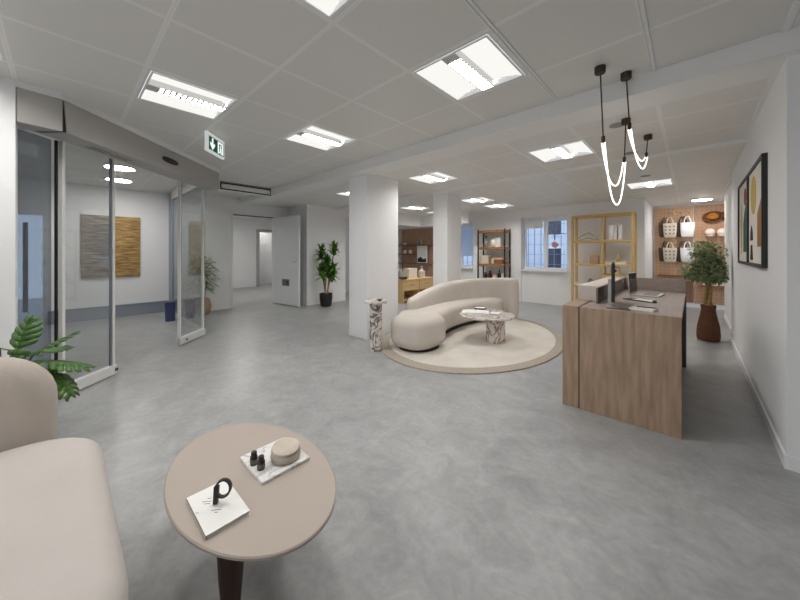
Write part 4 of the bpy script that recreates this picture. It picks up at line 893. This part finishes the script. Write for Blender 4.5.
def hat(loc, label, mat, r, tilt):
    t = thing('hat', label, 'hat', loc, 0, 'brimmed hats on the pegboard')
    R0 = Matrix.Rotation(math.radians(82), 4, 'X') @ Matrix.Rotation(tilt, 4, 'Z')
    m = MB().lathe([(r * 0.55, 0.0), (r * 0.99, 0.015), (r, 0.02), (r * 0.99, 0.025), (r * 0.58, 0.01)], 36, sy=0.72); m.xf(R0); m.build('brim', brownhat_m, t, smooth=True)
    m = MB().lathe([(r * 0.66, 0.0), (r * 0.62, 0.06), (r * 0.5, 0.1), (r * 0.2, 0.115), (0.001, 0.112)], 36, sy=0.72); m.xf(R0); m.build('crown', mat, t, smooth=True)
hat((0.335, 9.71, 2.03), 'wide golden brown straw hat on the left of the dark pegboard', straw_m, 0.175, 0.1)
hat((0.55, 9.72, 2.03), 'brown felt hat partly hidden by the wall on the dark pegboard', brownhat_m, 0.15, -0.1)
def cap(loc, label):
    t = thing('cap', label, 'cap', loc, 0, 'pale caps on the pegboard')
    m = MB().ball((0, 0, 0), (0.085, 0.085, 0.085), 24, 14); m.build('crown', M('pale cap cloth', rgb(222, 206, 196), 0.9), t, smooth=True)
    m = MB(); pl_ = [(0.075 * math.cos(PI * k / 14), -0.02 - 0.09 * math.sin(PI * k / 14)) for k in range(15)]
    m.loft([[(x, y, z - 0.35 * abs(y + 0.02)) for x, y in pl_] for z in (-0.06, -0.05)]); m.build('visor', M('cap visor', rgb(196, 176, 164), 0.9), t, smooth=True)
cap((0.29, 9.64, 1.69), 'pale cap below the golden straw hat'); cap((0.48, 9.64, 1.69), 'pale cap below the brown felt hat')
for i, x in enumerate((0.22, 0.36, 0.48)):
    lathe_thing('candle_jar', ['left white candle jar on the low pegboard shelf behind the tree', 'middle white candle jar on the low pegboard shelf behind the tree', 'right white candle jar on the low pegboard shelf behind the tree'][i], 'jar', (x, 9.66, 0.53), [('body', [(0.045, 0), (0.05, 0.01), (0.05, 0.13), (0.001, 0.13)], paper_m), ('lid', [(0.05, 0.13), (0.05, 0.16), (0.001, 0.16)], ivory_m)], 'candle jars on the low shelf')

# ------------------------------------------------------------------ pictures
def art(name, label, y0, y1, z0, z1):
    t = thing(name, label, 'picture', (0.40, (y0 + y1) / 2, z0)); hw = (y1 - y0) / 2; h = z1 - z0; f = 0.026
    m = MB(); m.box(-0.03, 0, -hw, hw, 0, f); m.box(-0.03, 0, -hw, hw, h - f, h); m.box(-0.03, 0, -hw, -hw + f, f, h - f); m.box(-0.03, 0, hw - f, hw, f, h - f); m.build('frame', black_m, t)
    bx(-0.018, -0.006, -hw + f, hw - f, f, h - f).build('print', M('ivory print', rgb(232, 226, 216), 0.8), t)
    return t
def shape(t, name, pts, col, x=-0.021):
    m = MB(); m.loft([[(x, y, z) for y, z in pts], [(x + 0.003, y, z) for y, z in pts]]); m.build(name, M(name, col, 0.8), t)
def oval(cy, cz, ry, rz, n=28): return [(cy + ry * math.cos(2 * PI * k / n), cz + rz * math.sin(2 * PI * k / n)) for k in range(n)]
a1 = art('framed_print', 'framed abstract print with a gold oval and ochre block on the right wall', 3.46, 4.30, 1.13, 1.965)
shape(a1, 'gold_oval', oval(0.11, 0.60, 0.15, 0.16), rgb(204, 178, 100)); shape(a1, 'ochre_block', [(-0.37, 0.16), (-0.12, 0.16), (-0.12, 0.42), (-0.37, 0.56)], rgb(158, 108, 52))
shape(a1, 'black_arch', [(0.14, 0.22), (0.30, 0.22), (0.28, 0.30), (0.22, 0.35), (0.16, 0.30)], rgb(30, 30, 36)); shape(a1, 'black_vase', [(0.14, 0.05), (0.30, 0.05), (0.26, 0.18), (0.18, 0.18)], rgb(30, 30, 36))
a2 = art('framed_print', 'framed abstract print with a dark green shape and red oval on the right wall', 4.31, 5.09, 1.13, 1.965)
shape(a2, 'green_arch', [(-0.345, 0.12), (-0.02, 0.12), (-0.02, 0.40), (-0.1, 0.50), (-0.22, 0.58), (-0.345, 0.62)], rgb(26, 92, 66)); shape(a2, 'red_oval', oval(-0.15, 0.66, 0.075, 0.085), rgb(140, 54, 46))
shape(a2, 'tan_stem', [(0.12, 0.1), (0.2, 0.1), (0.24, 0.45), (0.16, 0.62), (0.08, 0.45)], rgb(206, 176, 148))
vw = thing('wall_artwork', 'square textured artwork of gold strips, half greyed by painted glass reflection, on the lobby wall', 'picture', (-8.2, 0.65, 0.78))
GM = M('gold strip relief', rgb(206, 170, 108), 0.5, 0.1, 0.5, noise=(4.5, rgb(128, 100, 60), (1, 1.2, 8), 0.16), bump=(30, 0.6))
GG = M('strip relief greyed for reflection', rgb(168, 158, 148), 0.6, 0.1, 0.4, noise=(4.5, rgb(118, 108, 98), (1, 1.2, 8), 0.16), bump=(30, 0.6))  # grey paints in the door glass reflection lying over the gold
bx(0, 0.025, -0.42, 0.42, 0, 1.17).build('backing', GG, vw)
for nm, mt_, y0 in (('gold_strips', GM, 0.02), ('reflection_greyed_strips', GG, -0.42)):
    m = MB()
    for k in range(52):
        z = k * 0.0225
        for q in range(4):
            a = y0 + q * 0.1; m.box(0.02, 0.03 + random.random() * 0.018, a, a + 0.1, z, z + 0.0225)
    m.build(nm, mt_, vw)

# ------------------------------------------------------------------ plants
def blade(m, base, dirv, length, width, droop, n=5):
    d = Vector(dirv).normalized(); side = d.cross(Vector((0, 0, 1)))
    side = side.normalized() if side.length > 0.05 else Vector((1, 0, 0)); L_ = []; R_ = []
    p = Vector(base)
    for k in range(n + 1):
        t = k / n; w = width * (math.sin(PI * (0.12 + 0.88 * t)) ** 0.8) if k < n else 0.0005
        q = p + d * length * t - Vector((0, 0, droop * length * t * t))
        L_.append(q - side * w); R_.append(q + side * w)
    lv = [m.bm.verts.new(v) for v in L_]; rv = [m.bm.verts.new(v) for v in R_]
    for k in range(n): m.bm.faces.new((lv[k], lv[k + 1], rv[k + 1], rv[k]))
# dracaena with stems in the black pot
dp = thing('potted_dracaena', 'leafy cane plant in a ribbed black pot against the left white wall', 'plant', (-6.27, 4.20, 0))
MB().lathe([(0.10, 0), (0.125, 0.02), (0.142, 0.18), (0.145, 0.30), (0.13, 0.30), (0.125, 0.27), (0.001, 0.265)], 36, ribs=0.02, ribn=18).build('pot', M('black ribbed pot', rgb(32, 31, 31), 0.6), dp, smooth=True)
MB().lathe([(0.124, 0.268), (0.001, 0.275)], 24).build('soil', soil_m, dp)
heads = []
for k, (bx0, by0, tx, ty, tz) in enumerate(((-0.03, 0.0, -0.10, -0.06, 1.22), (0.03, 0.02, 0.16, 0.12, 1.30), (0.0, -0.03, 0.06, 0.0, 1.0), (-0.05, 0.02, -0.10, -0.05, 0.78), (0.04, -0.02, 0.13, 0.12, 0.80), (0.01, 0.04, 0.04, 0.06, 0.74))):
    m = MB(); m.tube([(bx0, by0, 0.26), ((bx0 * 0.6 + tx * 0.4), (by0 * 0.6 + ty * 0.4), 0.26 + (tz - 0.26) * 0.5), (tx, ty, tz)], [0.016, 0.014, 0.011], 10); m.build('cane', bark_m, dp, smooth=True); heads.append((tx, ty, tz))
m = MB(); random.seed(3)
for hx, hy, hz in heads:
    for k in range(90):
        a = random.uniform(0, 2 * PI); e = random.uniform(-0.3, 1.45)
        blade(m, (hx + random.uniform(-0.02, 0.02), hy + random.uniform(-0.02, 0.02), hz + random.uniform(-0.12, 0.10)), (math.cos(a) * math.cos(e), math.sin(a) * math.cos(e), math.sin(e)), random.uniform(0.15, 0.27), 0.026, random.uniform(0.05, 0.35))
m.build('foliage', leaf3_m, dp, smooth=True)
# plant behind the right glass door
pl2 = thing('potted_palm', 'bushy green plant in a tan pot just behind the right glass door panel', 'plant', (-7.28, 1.93, 0))
MB().lathe([(0.10, 0), (0.15, 0.06), (0.165, 0.16), (0.14, 0.28), (0.115, 0.32), (0.10, 0.32), (0.001, 0.27)], 32).build('pot', M('tan basket pot', rgb(172, 142, 114), 0.8), pl2, smooth=True)
m = MB()
for k in range(7): a = k * 0.9; m.tube([(0.03 * math.cos(a), 0.03 * math.sin(a), 0.25), (0.1 * math.cos(a), 0.1 * math.sin(a), 0.6 + 0.06 * k)], [0.012, 0.006], 8)
m.build('stems', bark_m, pl2, smooth=True)
m = MB(); random.seed(11)
for k in range(340):
    a = random.uniform(-0.58 * PI, 0.58 * PI); z = random.uniform(0.48, 1.12); r = random.uniform(0, 0.20) * (1.25 - abs(z - 0.75))
    e = random.uniform(-0.4, 0.9)
    blade(m, (r * math.cos(a), r * math.sin(a), z), (math.cos(a) * math.cos(e), math.sin(a) * math.cos(e), math.sin(e)), random.uniform(0.10, 0.2), 0.022, 0.3, 4)
m.build('foliage', leaf2_m, pl2, smooth=True)
# monstera behind the lounge sofa
mo_ = thing('potted_monstera', 'monstera with split glossy leaves behind the lounge sofa at the left edge', 'plant', (-3.12, -0.26, 0))
MB().lathe([(0.13, 0), (0.16, 0.03), (0.18, 0.28), (0.165, 0.28), (0.16, 0.25), (0.001, 0.24)], 32).build('pot', M('grey planter', rgb(120, 118, 114), 0.7), mo_, smooth=True)
MB().lathe([(0.16, 0.245), (0.001, 0.25)], 24).build('soil', soil_m, mo_)
def split_leaf(m, base, yaw, pitch, L_, W_, curl=0.18):
    R0 = Matrix.Translation(base) @ Matrix.Rotation(yaw, 4, 'Z') @ Matrix.Rotation(pitch, 4, 'Y')
    def P(u, v): return R0 @ Vector((u * L_, v * W_, -curl * L_ * (u * u) - 0.25 * W_ * abs(v) ** 1.5 + 0.0))
    n = 7
    for sgn in (1, -1):
        for k in range(n):
            u0 = -0.12 + 1.0 * k / n; u1 = -0.12 + 1.0 * (k + 0.90) / n
            wd = math.sin(PI * min(max((k + 0.9) / (n + 0.9), 0), 1)) ** 0.7
            c0 = (max(u0, 0), 0); c1 = (max(u1 + 0.05, 0.03), 0)
            sw_ = 0.15 if k > 1 else 0.02
            pts = [c0, (u0 + sw_ * 0.55, 0.5 * wd * sgn), (u0 + sw_ * 0.95, 0.88 * wd * sgn), (u0 + sw_ * 1.15 + 0.05, 1.0 * wd * sgn), (u1 + sw_ * 1.0, 0.86 * wd * sgn), (u1 + sw_ * 0.55, 0.48 * wd * sgn), c1]
            f = [m.bm.verts.new(P(*q)) for q in pts]
            m.bm.faces.new((f[0], f[1], f[5], f[6])); m.bm.faces.new((f[1], f[2], f[4], f[5])); m.bm.faces.new((f[2], f[3], f[4]))
    t = [m.bm.verts.new(P(*q)) for q in ((0.84, 0), (0.92, 0.14), (1.03, 0.0), (0.92, -0.14))]; m.bm.faces.new(t)
leaves = [  # base offset, yaw, pitch, length, width
 ((0.06, 0.06, 0.60), 2.3, -1.38, 0.25, 0.10), ((0.02, 0.14, 0.60), 1.5, -0.65, 0.22, 0.075), ((0.05, 0.16, 0.55), 1.2, 0.15, 0.27, 0.10), ((0.10, 0.20, 0.50), 0.9, 0.75, 0.24, 0.10),
 ((0.16, 0.12, 0.42), 1.2, 1.05, 0.22, 0.09), ((0.12, -0.10, 0.56), 0.3, 0.1, 0.24, 0.11), ((-0.02, -0.06, 0.55), -1.9, -0.25, 0.26, 0.12), ((0.10, -0.12, 0.5), -1.0, 0.3, 0.24, 0.11),
 ((0.18, 0.02, 0.45), 0.2, 0.8, 0.22, 0.1), ((-0.08, 0.10, 0.58), 2.2, -0.1, 0.24, 0.1), ((0.02, 0.0, 0.66), -0.8, -0.5, 0.24, 0.11)]
m = MB()
for b, y, p, l, w in leaves: m.tube([(0, 0, 0.24), (b[0] * 0.5, b[1] * 0.5, b[2] * 0.75), b], [0.010, 0.008, 0.005], 8)
m.build('stems', M('green stem', rgb(84, 112, 56), 0.5), mo_, smooth=True)
m = MB()
for b, y, p, l, w in leaves: split_leaf(m, Vector(b), y, p, l, w)
lf = m.build('foliage', leaf_m, mo_, smooth=True); sl = lf.modifiers.new('thick', 'SOLIDIFY'); sl.thickness = 0.003
# tree in the ribbed brown vase
tv = thing('potted_tree', 'small bushy green tree in a ribbed brown clay vase by the right wall', 'plant', (0.17, 6.25, 0))
MB().lathe([(r_ * 0.76, z_) for r_, z_ in ((0.11, 0), (0.155, 0.01), (0.165, 0.07), (0.155, 0.20), (0.115, 0.36), (0.098, 0.44), (0.11, 0.50), (0.10, 0.50), (0.085, 0.44), (0.001, 0.42))], 64, ribs=0.012, ribn=24).build('vase', terracotta_m, tv, smooth=True)
for (a, tz, rr) in ((0.3, 1.12, 0.07), (2.3, 1.05, 0.08), (4.4, 1.18, 0.05)):
    m = MB(); pts = [(0.034 * math.cos(a + 2.2 * k / 6) * (1 - k / 14), 0.034 * math.sin(a + 2.2 * k / 6) * (1 - k / 14), 0.42 + (0.42) * k / 6) for k in range(7)] + [(rr * 1.4 * math.cos(a), rr * 1.4 * math.sin(a), tz)]
    m.tube(catmull(pts, 20), [0.028 - 0.018 * k / 20 for k in range(21)], 10); m.build('trunk', bark_m, tv, smooth=True)
m = MB(); random.seed(5)
cl = [(-0.06, 0.0, 1.30, 0.16), (0.05, 0.02, 1.25, 0.17), (-0.06, -0.03, 1.16, 0.17), (0.13, 0.04, 1.03, 0.16), (0.02, -0.06, 1.03, 0.18), (-0.17, 0.0, 0.97, 0.14), (0.0, 0.08, 1.05, 0.18), (0.05, 0.0, 0.92, 0.14), (0.10, -0.05, 0.93, 0.15), (-0.08, -0.04, 0.94, 0.15)]
for k in range(4600):
    c = random.choice(cl); v = Vector((random.gauss(0, 1), random.gauss(0, 1), random.gauss(0, 1))).normalized(); r = c[3] * random.random() ** 0.4
    p = Vector(c[:3]) + Vector((v.x * r, v.y * r, v.z * r * 0.72))
    dv = (v + Vector((random.gauss(0, 0.6), random.gauss(0, 0.6), random.gauss(0, 0.5)))).normalized()
    if p.x > 0.18: p.x = 0.18 - random.random() * 0.1
    blade(m, p, dv, random.uniform(0.03, 0.05), 0.012, 0.2, 2)
m.build('foliage', leaf2_m, tv, smooth=True)
wb = thing('waste_bin', 'small dark blue bin by the lobby wall behind the right glass door', 'bin', (-6.98, 1.34, 0))
wb.scale = (0.72, 0.72, 1.0)
MB().lathe([(0.10, 0), (0.115, 0.34), (0.105, 0.34), (0.092, 0.01), (0.001, 0.01)], 28).build('body', M('navy plastic', rgb(62, 70, 112), 0.5), wb, smooth=True)
MB().lathe([(0.105, 0.335), (0.119, 0.335), (0.119, 0.35), (0.105, 0.35)], 28).build('rim', M('navy rim', rgb(70, 76, 108), 0.5), wb, smooth=True)
